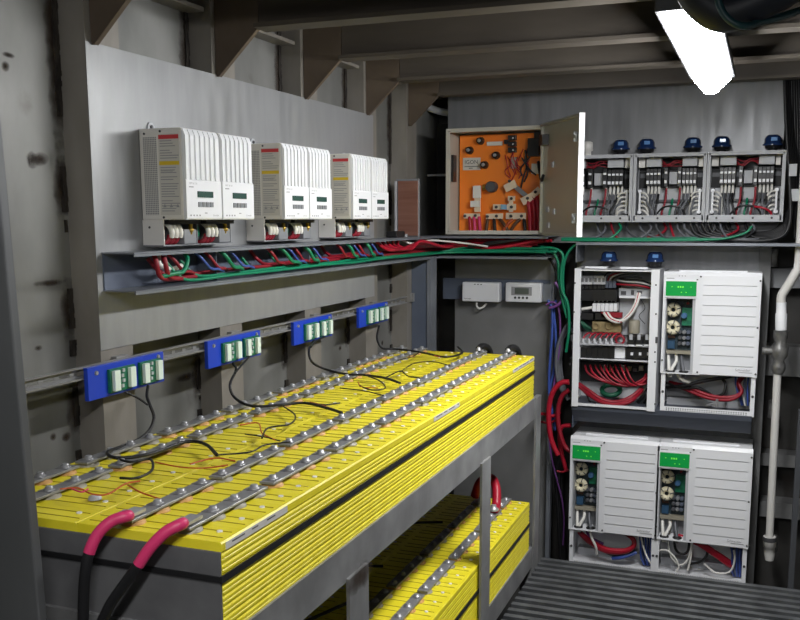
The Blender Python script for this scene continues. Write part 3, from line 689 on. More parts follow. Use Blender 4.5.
tag(B(b.x+.002, b.x+.045, YS-.03, YS, b.z+.004, a.z-.004).build('cover_box', tray_m, bevel=.004), 'blue-grey blank box beside the small control box with the screen', 'box')

# ================================================================== the orange-backed electrical enclosure
ex0, ex1, ez0, ez1, eyf, eyb = -1.420, -.957, -.073, .417, 4.30, YPAN-.001
en = thing('electrical_enclosure', ((ex0+ex1)/2, 4.4, ez0), 'open beige electrical enclosure with an orange back plate and busbars', 'electrical box')
t = .010
m = MB().box(ex0, ex0+t, eyf, eyb, ez0, ez1).box(ex1-t, ex1, eyf, eyb, ez0, ez1).box(ex0+t, ex1-t, eyf, eyb, ez1-t, ez1).box(ex0+t, ex1-t, eyf, eyb, ez0, ez0+t).box(ex0+t, ex1-t, eyb-.006, eyb, ez0+t, ez1-t)
m.box(ex0+t, ex0+t+.010, eyf, eyf+.003, ez0+t, ez1-t).box(ex0+t, ex1-t, eyf, eyf+.003, ez1-t-.008, ez1-t).box(ex0+t, ex1-t, eyf, eyf+.003, ez0+t, ez0+t+.008)
m.build('case', beige, en, bevel=.002)
yo = 4.462
B(ex0+.018, ex1-.016, yo, yo+.005, ez0+.016, ez1-.018).build('back_plate', orange, en)
B(ex0+t, ex0+t+.012, eyf+.05, eyf+.10, .175, .30).build('vent_block', blackp, en)
# door swung out on its right-hand hinges
hx, hy = ex1+.002, eyf-.003
dv = Vector((-.706+.957, 3.90-4.30, 0)); dv = dv.normalized()*.472
dn = Vector((dv.y, -dv.x, 0)).normalized()             # toward the aisle side
H0 = Vector((hx, hy, 0))
dm = MB()
zc_ = (ez0+ez1)/2; hh = (ez1-ez0)/2+.003
def dobox(u0, u1, n0, n1, z0, z1, mb):
    c = H0+dv*((u0+u1)/2)+dn*((n0+n1)/2); c.z = (z0+z1)/2
    return mb.obox(c, dv*((u1-u0)/2), dn*((n1-n0)/2), (0, 0, (z1-z0)/2))
dn = -dn if dn.x < 0 else dn
# dn now points to +X (outside face); the inside face looks to -X
dobox(0, 1, 0, .002, zc_-hh, zc_+hh, dm)
for u0, u1, z0, z1 in ((0, 1, zc_+hh-.012, zc_+hh), (0, 1, zc_-hh, zc_-hh+.012)): dobox(u0, u1, -.016, 0, z0, z1, dm)
dobox(.985, 1.0, -.018, 0, zc_-hh, zc_+hh, dm); dobox(0, .02, -.014, 0, zc_-hh, zc_+hh, dm)
dr = dm.build('door', door_m, en, bevel=.001)
m = MB(); dobox(.9995, 1.012, -.02, .004, zc_-hh, zc_+hh, m); m.build('door_edge', white, dr)
for z in (.33, -.0): m = MB(); dobox(.90, .915, -.024, 0, z-.02, z+.02, m); dobox(.90, .955, -.024, -.018, z-.006, z+.006, m); m.build('latch', lgrey, dr)
m = MB(); dobox(.05, .15, -.03, 0, .325, .37, m); m.build('fan_filter', blackp, dr)
MB().tube([Vector((-1.0, 4.40, .26)), Vector((-.975, 4.33, .20)), H0+dv*.1+Vector((-.02, 0, .17)), H0+dv*.2+Vector((-.03, 0, .19))], .007, 8, 4).build('door_cable', black, dr)
for k, (u, z) in enumerate(((.24, .235), (.13, .04), (.30, .03), (.16, -.03))):
    m = MB(); dobox(u, u+.06, -.006, 0, z-.012, z+.012, m); m.build('cable_clip', lgrey, dr)
def pe(px, py, d=0): return PY(px, py, yo-d)             # a spot on the orange plate, d in front
def ebox(px0, py0, px1, py1, d0, d1, nm, mm, par=en, bv=.001):
    a, b = pe(px0, py0, d0), pe(px1, py1, d0); return B(a.x, b.x, yo-d1, yo-d0, a.z, b.z).build(nm, mm, par, bevel=bv)
for px, py in ((481, 141), (470, 150.5), (496.5, 155.5), (485, 165)):
    p = pe(px, py)
    s = MB().lathe(p, (0, -1, 0), [(0, .019), (.02, .017), (.035, .014), (.036, .009)], 16).build('standoff', blackp, en)
    MB().lathe(p+Vector((0, -.036, 0)), (0, -1, 0), [(0, .009), (.004, .008), (.006, .004)], 12).build('stud', chrome, s)
pl = ebox(463, 158, 480.5, 170, 0, .003, 'name_plate', label_m)
a, b = pe(463, 158, .0032), pe(480.5, 170, .0032); wd = b.x-a.x
MB().text('IGON', .0265, (a.x+.008, yo-.0033, a.z-.029), (1, 0, 0), (0, 0, 1)).box(a.x+.008, b.x-.01, yo-.0036, yo-.003, b.z+.016, b.z+.019).box(a.x+.03, a.x+.05, yo-.0036, yo-.003, b.z+.008, b.z+.011).build('lettering', ink, pl)
ebox(487.5, 142, 502.5, 145.5, 0, .012, 'fuse', offw)
for k in range(3):
    q = ebox(509.5, 135.8+6*k, 517, 140.6+6*k, 0, .03, 'relay', blackp); p = pe(513, 138+6*k, .031); MB().cyl(p, p+Vector((0, -.003, 0)), .004, 8).build('indicator', white2, q)
ebox(505, 140, 509, 144, 0, .02, 'relay', blackp)
ebox(530, 139, 541, 156.5, 0, .05, 'contactor', blackp, bv=.003); ebox(536, 132.5, 542, 138.5, 0, .04, 'relay', blackp)
ebox(511.5, 157.5, 517, 168.5, 0, .02, 'terminal_block', termg)
ebox(533, 164, 540, 174, 0, .03, 'terminal_block', offw)
rw = random.Random(5)
for k in range(9):
    x = 505+k*2.6; y = 146+rw.uniform(0, 14)
    pts = [pe(x, y, .012), pe(x+rw.uniform(-4, 4), y+8, .025), pe(x+rw.uniform(-3, 5), y+15, .02), pe(x+rw.uniform(0, 6), y+22, .008)]
    MB().tube(pts, .0024, 6, 4).build('red_wire', red, en)
for k, pts in enumerate((((525, 150), (527, 165), (523, 178), (521, 188)), ((528, 148), (525, 160), (528, 172), (524, 182)), ((522, 158), (530, 170), (536, 175)), ((530, 157), (521, 168), (522, 176)))):
    MB().tube([pe(x, y, .02+.006*k) for x, y in pts], .0042, 6, 4).build('black_wire', black, en)
# shunts, links and busbars
def link(a, b, w, d, mm, nm='link', bolts=()):
    pa, pb = pe(*a, d), pe(*b, d)
    o = MB().bar(pa, pb, w, .008, (0, 1, 0)).build(nm, mm, en, bevel=.001)
    for bx, by in bolts:
        p = pe(bx, by, d+.005); MB().lathe(p, (0, -1, 0), [(0, .0075), (.006, .0072), (.008, .004)], 8).build('bolt', ink, o)
    return o
link((514, 185.5), (538, 206), .022, .030, grey, 'shunt_bar')
link((505, 189), (516, 183), .036, .040, copper, 'link', ((509.5, 181),))
link((522, 202), (532, 196.5), .036, .046, copper, 'link', ((527.5, 198.3),))
link((532, 196), (540, 189), .030, .044, copper, 'link', ((535.5, 192),))
p = pe(493, 187); MB().lathe(p, (0, -1, 0), [(0, .026), (.045, .026), (.05, .022)], 18).build('isolator_knob', dgrey, en)
p = pe(483, 187.5, .02); MB().lathe(p, (1, 0, 0), [(0, .014), (.03, .014)], 10).build('fuse_cap', brass, en)
link((477.5, 185.5), (477.5, 212), .030, .026, copper, 'fuse_body'); link((477, 186), (477, 198), .040, .034, offw, 'fuse_holder')
ebox(471.5, 201, 480.5, 207, .02, .04, 'fuse_holder', offw)
link((464, 216), (480, 216), .024, .022, copper, 'busbar', ((465, 216), (475.5, 215.5)))
link((486, 216.5), (503, 216), .026, .022, copper, 'busbar', ((487.5, 216.5), (496.5, 216)))
link((506, 216), (526, 216), .030, .022, copper, 'busbar', ((511, 216), (521.5, 216)))
link((493, 207), (502, 207), .026, .034, copper, 'link', ((496.5, 207),)); ebox(502, 204.5, 507, 209.5, .03, .05, 'blue_spacer', mat('pale_blue', rgb(130, 176, 206), .4))
link((507, 207), (516, 207), .030, .034, copper, 'link', ((511.5, 207),)); link((511, 212), (511, 197), .020, .030, copper, 'link', ()); link((508, 198.5), (515, 198.5), .024, .036, copper, 'link', ((511.5, 198.5),))
for k, x in enumerate((469.5, 474, 479)): MB().tube([pe(x, 217, .02), pe(x+.5, 222, .028), pe(x+1, 232, .03)], .0085, 8, 3).build('red_lead', magenta if k else red, en)
for k, x in enumerate((529, 533.5, 537.5)): MB().tube([pe(x-1.5, 197-2*k, .035), pe(x, 206, .045), pe(x+1, 216, .042), pe(x+1.5, 233, .04)], .0105, 8, 3).build('red_lead', red, en)
for k, (a, b) in enumerate((((488, 219), (486, 232)), ((494, 219), (495, 232)), ((500, 219), (508, 231)), ((513, 219), (503, 232)), ((520, 219), (510, 232)), ((524, 219), (525, 231)))):
    MB().tube([pe(*a, .018), pe((a[0]+b[0])/2, 224, .03), pe(*b, .03)], .0085, 8, 3).build('brown_lead', [browncable, black, browncable, orangew, browncable, black][k], en)

# ================================================================== breaker boxes along the bulkhead
YBX = 4.36
bx = [PY(p, 185, YBX).x for p in (554, 632.7, 706.2, 785.0)]
bz1, bz0 = PY(690, 152.3, YBX).z, PY(690, 222, YBX).z
BL = ['open grey breaker box half hidden behind the open enclosure door', 'open grey breaker box in the middle of the bulkhead row', 'open grey breaker box at the aisle end of the row, beside the black cable bundle']
def make_breaker(x0, x1, label, seed):
    rs = random.Random(seed)
    W = x1-x0; Hh = bz1-bz0
    r = thing('breaker_box', ((x0+x1)/2, 4.43, bz0), label, 'breaker box', 'breaker boxes on the bulkhead')
    X = lambda u: x0+W*u
    Z = lambda v: bz1-Hh*v
    t = .006; yb = YPAN-.001
    m = MB().box(x0, x0+t, YBX, yb, bz0, bz1).box(x1-t, x1, YBX, yb, bz0, bz1).box(x0+t, x1-t, YBX, yb, bz1-t, bz1).box(x0+t, x1-t, YBX, yb, bz0, bz0+t)
    m.box(x0+t, x1-t, yb-.004, yb, bz0+t, bz1-t)
    m.box(x0+t, x0+.014, YBX, YBX+.003, bz0+t, bz1-t).box(x1-.014, x1-t, YBX, YBX+.003, bz0+t, bz1-t).box(x0+t, x1-t, YBX, YBX+.003, bz1-.016, bz1-t).box(x0+t, x1-t, YBX, YBX+.003, bz0+t, bz0+.030)
    m.build('case', lgrey, r, bevel=.001)
    for u in (.15, .36, .62, .86): MB().cyl((X(u), YBX, bz0+.017), (X(u), YBX-.003, bz0+.017), .005, 8).build('screw', ink, r)
    y1 = 4.462
    MB().box(X(.05), X(.95), y1+.015, y1+.02, Z(.34), Z(.28)).box(X(.05), X(.95), y1+.01, y1+.015, Z(.70), Z(.665)).build('mounting_rail', dgrey, r)
    B(X(.04), X(.96), y1+.022, y1+.026, Z(.235), Z(.06)).build('dark_backing', dark, r)
    B(X(.04), X(.96), y1+.018, y1+.022, Z(.49), Z(.24)).build('dark_backing', dark, r)
    for (u0, u1) in ((.16, .37), (.66, .86)):
        m = MB().box(X(u0), X(u1), y1-.05, y1+.012, Z(.185), Z(.055))
        n = 4
        for k in range(n): m.box(X(u0+(u1-u0)*(k+.15)/n), X(u0+(u1-u0)*(k+.55)/n), y1-.04, y1, Z(.055), Z(.03))
        m.build('terminal_block', lgrey, r, bevel=.001)
        for k in range(n):
            a = u0+(u1-u0)*(k+.02)/n; b = u0+(u1-u0)*(k+.94)/n
            br = B(X(a), X(b), y1-.045, y1+.014, Z(.46), Z(.215)).build('breaker', blackp, r, bevel=.001)
            MB().box(X(a+.006), X(b-.006), y1-.052, y1-.045, Z(.305), Z(.275)).build('toggle', white, br); MB().box(X(a+.006), X(b-.006), y1-.052, y1-.045, Z(.435), Z(.39)).build('toggle', white, br)
    for u in (.41, .60):
        br = B(X(u), X(u+.05), y1-.045, y1+.014, Z(.48), Z(.20)).build('breaker', blackp, r, bevel=.001)
        MB().box(X(u+.008), X(u+.042), y1-.052, y1-.045, Z(.29), Z(.26)).build('toggle', white, br); MB().box(X(u+.008), X(u+.042), y1-.052, y1-.045, Z(.43), Z(.385)).build('toggle', white, br)
    B(X(.475), X(.585), y1-.01, y1+.012, Z(.44), Z(.26)).build('rail_cover', lgrey, r)
    for (u, d) in ((.075, 1), (.905, -1)):
        m = MB().box(X(u-.022), X(u+.022), y1-.02, y1+.01, Z(.90), Z(.50))
        m.build('bus_holder', blackp, r)
        m = MB().box(X(u-.014), X(u+.014), y1-.032, y1-.02, Z(.88), Z(.515)); m.box(X(u-.028), X(u+.028), y1-.034, y1-.02, Z(.56), Z(.525)).box(X(u-.028), X(u+.028), y1-.034, y1-.02, Z(.87), Z(.835))
        m.build('neutral_bar', white, r)
        for k in range(5):
            v = .56+.065*k
            MB().tube([(X(u+d*.02), y1-.03, Z(v)), (X(u+d*.07), y1-.045, Z(v+.01)), (X(u+d*.11), y1-.04, Z(v+.06)), (X(u+d*.13), y1-.03, Z(v+.16))], .0048, 6, 3).build('white_lead', whitec, r)
        B(X(u-.03), X(u+.06) if d > 0 else X(u+.03), y1-.03, y1+.01, Z(.19), Z(.04)).build('corner_terminal', offw, r)
    for side, u0 in ((0, .17), (1, .67)):
        for k in range(4):
            a = u0+.05*k; e = a+rs.uniform(-.02, .10)*(1 if side == 0 else -1)
            MB().tube([(X(a+.02), y1-.02, Z(.47)), (X(a+.022), y1-.03, Z(.53)), (X(a+.018), y1-.028, Z(.585))], .0058, 6, 2).build('white_ferrule', whitec, r)
            MB().tube([(X(a+.018), y1-.028, Z(.58)), (X(a+.01), y1-.05, Z(.70)), (X(e), y1-.06, Z(.84)), (X(e+.01), y1-.05, Z(.985))], .0052, 6, 3).build('grey_lead', [greyc, dgrey, greyc, black][(k+side) % 4], r)
    for u in (.425, .615):
        MB().tube([(X(u+.02), y1-.02, Z(.47)), (X(u+.02), y1-.028, Z(.62))], .006, 6, 1).build('white_ferrule', whitec, r)
        MB().tube([(X(u+.02), y1-.025, Z(.50)), (X(u+.012), y1-.04, Z(.70)), (X(u-.03), y1-.045, Z(.86)), (X(u-.02), y1-.04, Z(.985))], .0052, 6, 3).build('red_lead', dred, r)
    MB().tube([(X(.53), y1-.01, Z(.66)), (X(.525), y1-.03, Z(.76)), (X(.50), y1-.04, Z(.88)), (X(.53), y1-.04, Z(.985))], .0052, 6, 3).build('green_lead', green, r)
    MB().tube([(X(.30), y1-.05, Z(.92)), (X(.40), y1-.06, Z(.80)), (X(.52), y1-.065, Z(.765)), (X(.66), y1-.06, Z(.80)), (X(.74), y1-.05, Z(.92))], .0045, 6, 4).build('black_lead', black, r)
    for k in range(4):
        MB().tube([(X(.37), y1-.02, Z(.09+.03*k)), (X(.46), y1-.03, Z(.16+rs.uniform(-.05, .04))), (X(.55), y1-.03, Z(.13+rs.uniform(-.05, .05))), (X(.66), y1-.02, Z(.09+.03*k))], .0022, 6, 3).build('red_lead', dred, r)
    if seed == 3:
        MB().tube([(X(.62), y1-.06, Z(.78)), (X(.74), y1-.075, Z(.80)), (X(.84), y1-.07, Z(.86)), (X(.86), y1-.06, Z(.94))], .005, 6, 3).build('red_lead', red, r)
    return r
for i in range(3): make_breaker(bx[i]+.001, bx[i+1]-.001, BL[i], i+1)

# blue surge domes on top of the boxes
def dome(base, label, grp):
    r = thing('surge_protector', base, label, 'surge protector', grp)
    MB().lathe(base, (0, 0, 1), [(0, .020), (.010, .020), (.012, .030), (.022, .032)], 20).build('base_collar', blackp, r)
    MB().lathe(Vector(base)+Vector((0, 0, .022)), (0, 0, 1), [(0, .041), (.006, .042), (.010, .036), (.030, .034), (.040, .028), (.045, .018), (.046, .0)], 24).build('dome', blued, r)
    B(base[0]-.008, base[0]+.018, base[1]-.0385, base[1]-.030, base[2]+.040, base[2]+.056).build('lens', lens, r, bevel=.002)
    MB().lathe(Vector(base)+Vector((0, 0, .0665)), (0, 0, 1), [(0, .022), (.002, .020)], 18).build('top_label', lgrey, r)
    return r
yd = 4.43
d0 = dome((PY(621, 140, yd).x, yd, bz1+.001), 'blue surge dome on the middle-row boxes, first past the enclosure door', 'blue surge domes above the breaker boxes')
for px, lab in ((647, 'blue surge dome above the near corner of the middle breaker box'), (693, 'blue surge dome above the far corner of the middle breaker box'), (722, 'blue surge dome above the inner corner of the end breaker box'), (773, 'blue surge dome above the outer corner of the end breaker box, by the cable bundle')):
    dup(d0, (PY(px, 140, yd).x-PY(621, 140, yd).x, 0, 0), lab)
d0['label'] = 'blue surge dome above the breaker box that the enclosure door half hides'
o = tag(MB().lathe((PY(588, 143, yd).x, yd, bz1+.001), (0, 0, 1), [(0, .016), (.02, .016), (.022, .024), (.06, .022), (.064, .012)], 16).build('white_gland', whitec), 'whitish capped fitting on the box top just past the enclosure door edge', 'fitting')

# cables hanging below the breaker boxes in the shelf
zb = zs+.006
def under(px0, px1, sag, m, r, lab, d=0, grp='cables lying on the shelf under the breaker boxes'):
    y = 4.43-d
    a, b = PY(px0, 222, y), PY(px1, 222, y)
    z0, z1 = bz0-.004, zb+r
    return cable([(a.x, y, z0), (a.x+.01, y-.02, z0-.03), (a.x+(b.x-a.x)*.25, y-.05, z1+.02*(1-sag)), (a.x+(b.x-a.x)*.6, y-.055, z1+.012*(1-sag)), (b.x, y-.05, z1+.004)], r, m, lab, 'shelf_cable', group=grp)
uc = [(597, 640, greyc, .0055), (604, 590, greyc, .0055), (611, 650, dred, .005), (619, 585, green, .0055), (626, 668, dgrey, .0055), (640, 700, greyc, .0055), (649, 610, greyc, .0055), (656, 706, dgrey, .0055), (664, 640, dred, .0055),
      (670, 700, red, .005), (677, 720, greyc, .0055), (684, 745, greyc, .006), (692, 740, dgrey, .0055), (699, 730, greyc, .0055), (712, 690, dgrey, .0055), (720, 760, greyc, .0055), (729, 775, black, .0055), (736, 700, dred, .005), (745, 780, black, .006), (752, 720, greyc, .0055)]
cn = {id(greyc): 'grey', id(dgrey): 'dark grey', id(dred): 'dark red', id(red): 'red', id(green): 'green', id(black): 'black'}
for k, (a, b, m, r) in enumerate(uc):
    where = 'middle' if a < 706 else 'end'
    if a < 632: where = 'half-hidden'
    under(a, b, random.random(), m, r, '%s cable from the %s breaker box to the shelf, %s from the door' % (cn[id(m)], where, ORD[k]), .012*(k % 4))
for k in range(3):
    y = 4.318+.014*k
    pts = [PY(561, 256+2*k, y), PY(570, 248+k, y), PY(585, 243.5, y), PY(620, 241, y), PY(660, 240.5-k, y), PY(700, 240-k, y), PY(725, 238.5, y), PY(745, 233, y), PY(752, 226, y)]
    pts = [Vector((p.x, p.y, max(p.z, zs+.008+.004*k))) for p in pts]
    cable(pts, .0048, green, 'green cable along the front of the shelf under the breaker boxes, %s from the edge' % ORD[k], 'shelf_cable', group='green cables on the shelf')
for k in range(7):
    y = 4.34+.014*k
    p = [PY(690+6*k, 224, y), PY(700+5*k, 236-k, y), PY(740+2*k, 240.5-1.2*k, y), PY(775, 239-1.5*k, y), PY(789-.4*k, 226-2*k, y), PY(790+1.6*k, 190, y+.02), PY(787+1.7*k, 140, y+.04), PY(785+2*k, 90, y+.05), PY(784+2*k, 40, y+.06)]
    p = [Vector((q.x, q.y, max(q.z, zs+.010))) for q in p]
    cable(p, .0075, black, 'black cable sweeping off the shelf up past the breaker boxes, %s from the front' % ORD[k], 'riser_cable', group='black cable bundle up the bulkhead')
for k in range(5):
    y = 4.42+.01*k
    cable([PY(788+2.6*k, 20, y), PY(789+2.4*k, 80, y), PY(790+2.5*k, 130, y), PY(792+2*k, 180, y), PY(795+2*k, 238, y)], .0075, black, 'straight black cable in the riser bundle past the breaker boxes, %s inward' % ORD[k], 'riser_cable', group='black cable bundle up the bulkhead')
for k, (px, py) in enumerate(((793, 170), (795, 195))):
    p = PY(px, py, 4.36); tag(MB().cbox(p, .03, .012, .05).build('cable_tag', lgrey), 'pale tag on the black riser bundle, %s one' % ['upper', 'lower'][k], 'cable tag')

# ================================================================== inverters
IX0 = PY(663, 300, YI).x; IW = .405; CH = .453; BH = .176; YIB = YIP-.001
def make_inverter(x0, zt, label):
    r = thing('inverter', (x0+IW/2, 4.4, zt-CH-BH), label, 'inverter', 'white inverters with green displays')
    X = lambda u: x0+u
    Z = lambda v: zt-v
    x1 = x0+IW; zb_ = zt-CH
    wx0, wx1, wz1, wz0 = .012, .138, .120, .447     # window in the narrow side
    # chassis: sides, top, back
    m = MB().box(x0+.002, x0+.005, YI+.012, YIB, zb_, zt-.002).box(x1-.005, x1-.002, YI+.012, YIB, zb_, zt-.002).box(x0+.002, x1-.002, YI+.012, YIB, zt-.005, zt-.002)
    m.box(x0+.005, x1-.005, YIB-.004, YIB, zb_, zt-.005).box(x0+.15, x0+.153, YI+.014, YIB-.004, zb_+.004, zt-.005)
    m.box(x0+.06, x1-.06, YI+.06, YI+.09, zt-.002, zt+.004)
    m.build('chassis', white, r)
    # cover: frame around the window plus the louvred wide part
    c = MB()
    c.prism([(YI+.014, zt-.118), (YI, zt-.118), (YI, zt-.014), (YI+.014, zt)], x0, x0+.150, 'x')
    c.box(x0, x0+wx0, YI, YI+.014, zb_, zt-.118).box(x0+wx1, x0+.150, YI, YI+.014, zb_, zt-.118)
    c.prism([(YI+.014, zb_), (YI+.004, zb_), (YI+.004, zt-.016), (YI+.014, zt)], x0+.150, x1, 'x')
    c.box(x0+.150, x0+.162, YI, YI+.004, zb_, zt-.016).box(x1-.012, x1, YI, YI+.004, zb_, zt-.016)
    # each louvre slopes out toward its lower edge
    zc0 = .016; pitch = .0437
    k = 0; v = zc0
    while v < CH-.01:
        v2 = min(CH, v+pitch)
        c.prism([(YI+.005, Z(v)), (YI+.0015, Z(v)), (YI-.0015, Z(v2-.004)), (YI+.005, Z(v2-.0005))], x0+.168, x1-.018, 'x'); v += pitch; k += 1
    c.box(x0+.162, x0+.168, YI+.001, YI+.005, zb_, zt-.016).box(x1-.018, x1-.012, YI+.001, YI+.005, zb_, zt-.016)
    c.build('cover', white2, r)
    for u, v in ((.156, .020), (x1-x0-.006, .034), (x1-x0-.008, .235), (.158, CH-.012), (x1-x0-.006, CH-.016), (.006, .395), (.142, .035)):
        MB().cyl((X(u), YI, Z(v)), (X(u), YI-.003, Z(v)), .0042, 8).build('screw', ink, r)
    d = B(X(.006), X(.146), YI-.004, YI, Z(.113), Z(.036)).build('display_bezel', white2, r, bevel=.001)
    B(X(.011), X(.140), YI-.006, YI-.004, Z(.106), Z(.042)).build('display', dispg, d)
    m = MB()
    for u in (.060, .070, .080): m.box(X(u), X(u+.006), YI-.007, YI-.006, Z(.070), Z(.063))
    for u in (.035, .115): m.box(X(u), X(u+.004), YI-.007, YI-.006, Z(.068), Z(.064))
    for u in (.075, .095): m.box(X(u), X(u+.005), YI-.007, YI-.006, Z(.092), Z(.088))
    m.build('segments', dispt, d)
    m = MB().box(X(.012), X(.045), YI-.0006, YI, Z(.031), Z(.028))
    for u in (.063, .076, .088): m.box(X(u), X(u+.005), YI-.0006, YI, Z(.020), Z(.017))
    m.build('lettering', inkl, r)
    m = MB().text('Schneider', .0155, (X(.315), YI-.0025, Z(CH-.026)), (1, 0, 0), (0, 0, 1)).box(X(.33), X(.385), YI-.0025, YI-.002, Z(CH-.019), Z(CH-.0215))
    m.build('lettering', inkl, r)
    m = MB().box(X(.13), X(.32), YI+.11, YI+.135, zt-.002, zt-.0015)
    m.build('top_vent', inkl, r)
    # window: recess walls and electronics
    m = MB().box(X(wx0), X(wx0+.003), YI+.014, YI+.10, Z(wz0), Z(wz1)).box(X(wx1-.012), X(wx1), YI+.010, YI+.10, Z(wz0), Z(wz1)); m.build('recess_wall', lgrey, r)
    B(X(wx0+.003), X(wx1-.012), YI+.10, YI+.104, Z(.36), Z(wz1)).build('circuit_board', pcbd, r)
    B(X(.078), X(.122), YI+.08, YI+.10, Z(.245), Z(.165)).build('green_board', pcb, r)
    for (u, v) in ((.040, .175), (.040, .255)):
        MB().torus((X(u), YI+.075, Z(v)), (0, -1, .1), .021, .0125, 18, 8).build('toroid', toroid, r)
        m = MB()
        for k in range(6):
            a = k*math.pi/3+.3; m.cyl((X(u)+math.cos(a)*.036*.5, YI+.060, Z(v)+math.sin(a)*.018), (X(u)+math.cos(a)*.036, YI+.066, Z(v)+math.sin(a)*.036), .0022, 6)
        m.build('winding', dgrey, r)
    MB().lathe((X(.088), YI+.08, Z(.20)), (0, -1, 0), [(0, .013), (.02, .013), (.022, .010)], 14).build('capacitor', mat('capacitor_blue', rgb(70, 110, 150), .4) if 'capacitor_blue' not in MATS else MATS['capacitor_blue'], r)
    MB().lathe((X(.100), YI+.098, Z(.145)), (0, -1, 0), [(0, .006), (.02, .006)], 8).build('capacitor', dred, r)
    rs = random.Random(11)
    for k in range(9):
        u, v = .072+.018*(k % 3), .275+.026*(k//3)
        MB().lathe((X(u), YI+.10, Z(v)), (0, -1, 0), [(0, .009), (.025, .009), (.027, .007)], 10).build('capacitor', [dgrey, grey, slate_m][k % 3], r)
    B(X(.022), X(.052), YI+.07, YI+.10, Z(.350), Z(.315)).build('blue_relay', mat('relay_blue', rgb(48, 80, 108), .4) if 'relay_blue' not in MATS else MATS['relay_blue'], r)
    B(X(.020), X(.050), YI+.085, YI+.10, Z(.303), Z(.290)).build('red_component', browncable, r)
    B(X(.016), X(.126), YI+.06, YI+.10, Z(.372), Z(.358)).build('terminal_strip', termg, r)
    # plate at the foot of the window with two cable grommets
    B(X(.004), X(.146), YI+.002, YI+.10, Z(CH+.001), Z(CH-.003)).build('grommet_plate', white2, r)
    B(X(.016), X(.126), YI+.098, YI+.102, Z(CH-.004), Z(.374)).build('lower_backing', grey, r)
    for u in (.040, .098):
        MB().lathe((X(u), YI+.035, Z(CH-.003)), (0, 0, 1), [(0, .021), (.005, .021), (.006, .013)], 14).build('grommet', blackp, r)
    for u, e, mm in ((.034, .025, whitec), (.046, .058, whitec), (.096, .082, greyc)):
        MB().tube([(X(e), YI+.085, Z(.375)), (X(e+.004), YI+.06, Z(.405)), (X(u), YI+.038, Z(CH-.012)), (X(u), YI+.035, Z(CH+.02))], .0075, 8, 4).build('lead', mm, r)
    # open connection box below
    q = zb_; qb = zb_-BH
    m = MB().box(x0+.004, x0+.022, YI+.010, YI+.013, qb, q-.001).box(x1-.022, x1-.004, YI+.010, YI+.013, qb, q-.001).box(x0+.004, x0+.007, YI+.013, YIB, qb, q-.001).box(x1-.007, x1-.004, YI+.013, YIB, qb, q-.001)
    m.box(x0+.007, x1-.007, YIB-.004, YIB, qb, q-.001).box(x0+.007, x1-.007, YI+.010, YIB-.004, qb, qb+.003).box(x0+.022, x1-.022, YI+.010, YI+.013, qb, qb+.024)
    m.build('connection_box', white, r)
    m = MB()
    for k in range(34):
        for j in range(2): m.box(X(.030+.0102*k), X(.0345+.0102*k), YI+.0092, YI+.010, qb+.006+.008*j, qb+.010+.008*j)
    m.build('vent_holes', ink, r)
    for u in (.013, IW-.013):
        for v in (.085,): MB().cyl((X(u), YI+.010, q-v), (X(u), YI+.007, q-v), .006, 8).build('screw', ink, r)
    B(X(.02), X(IW-.02), YI+.15, YI+.20, qb+.003, qb+.040).build('bus_cover', lgrey, r)
    return r, x0, q, qb
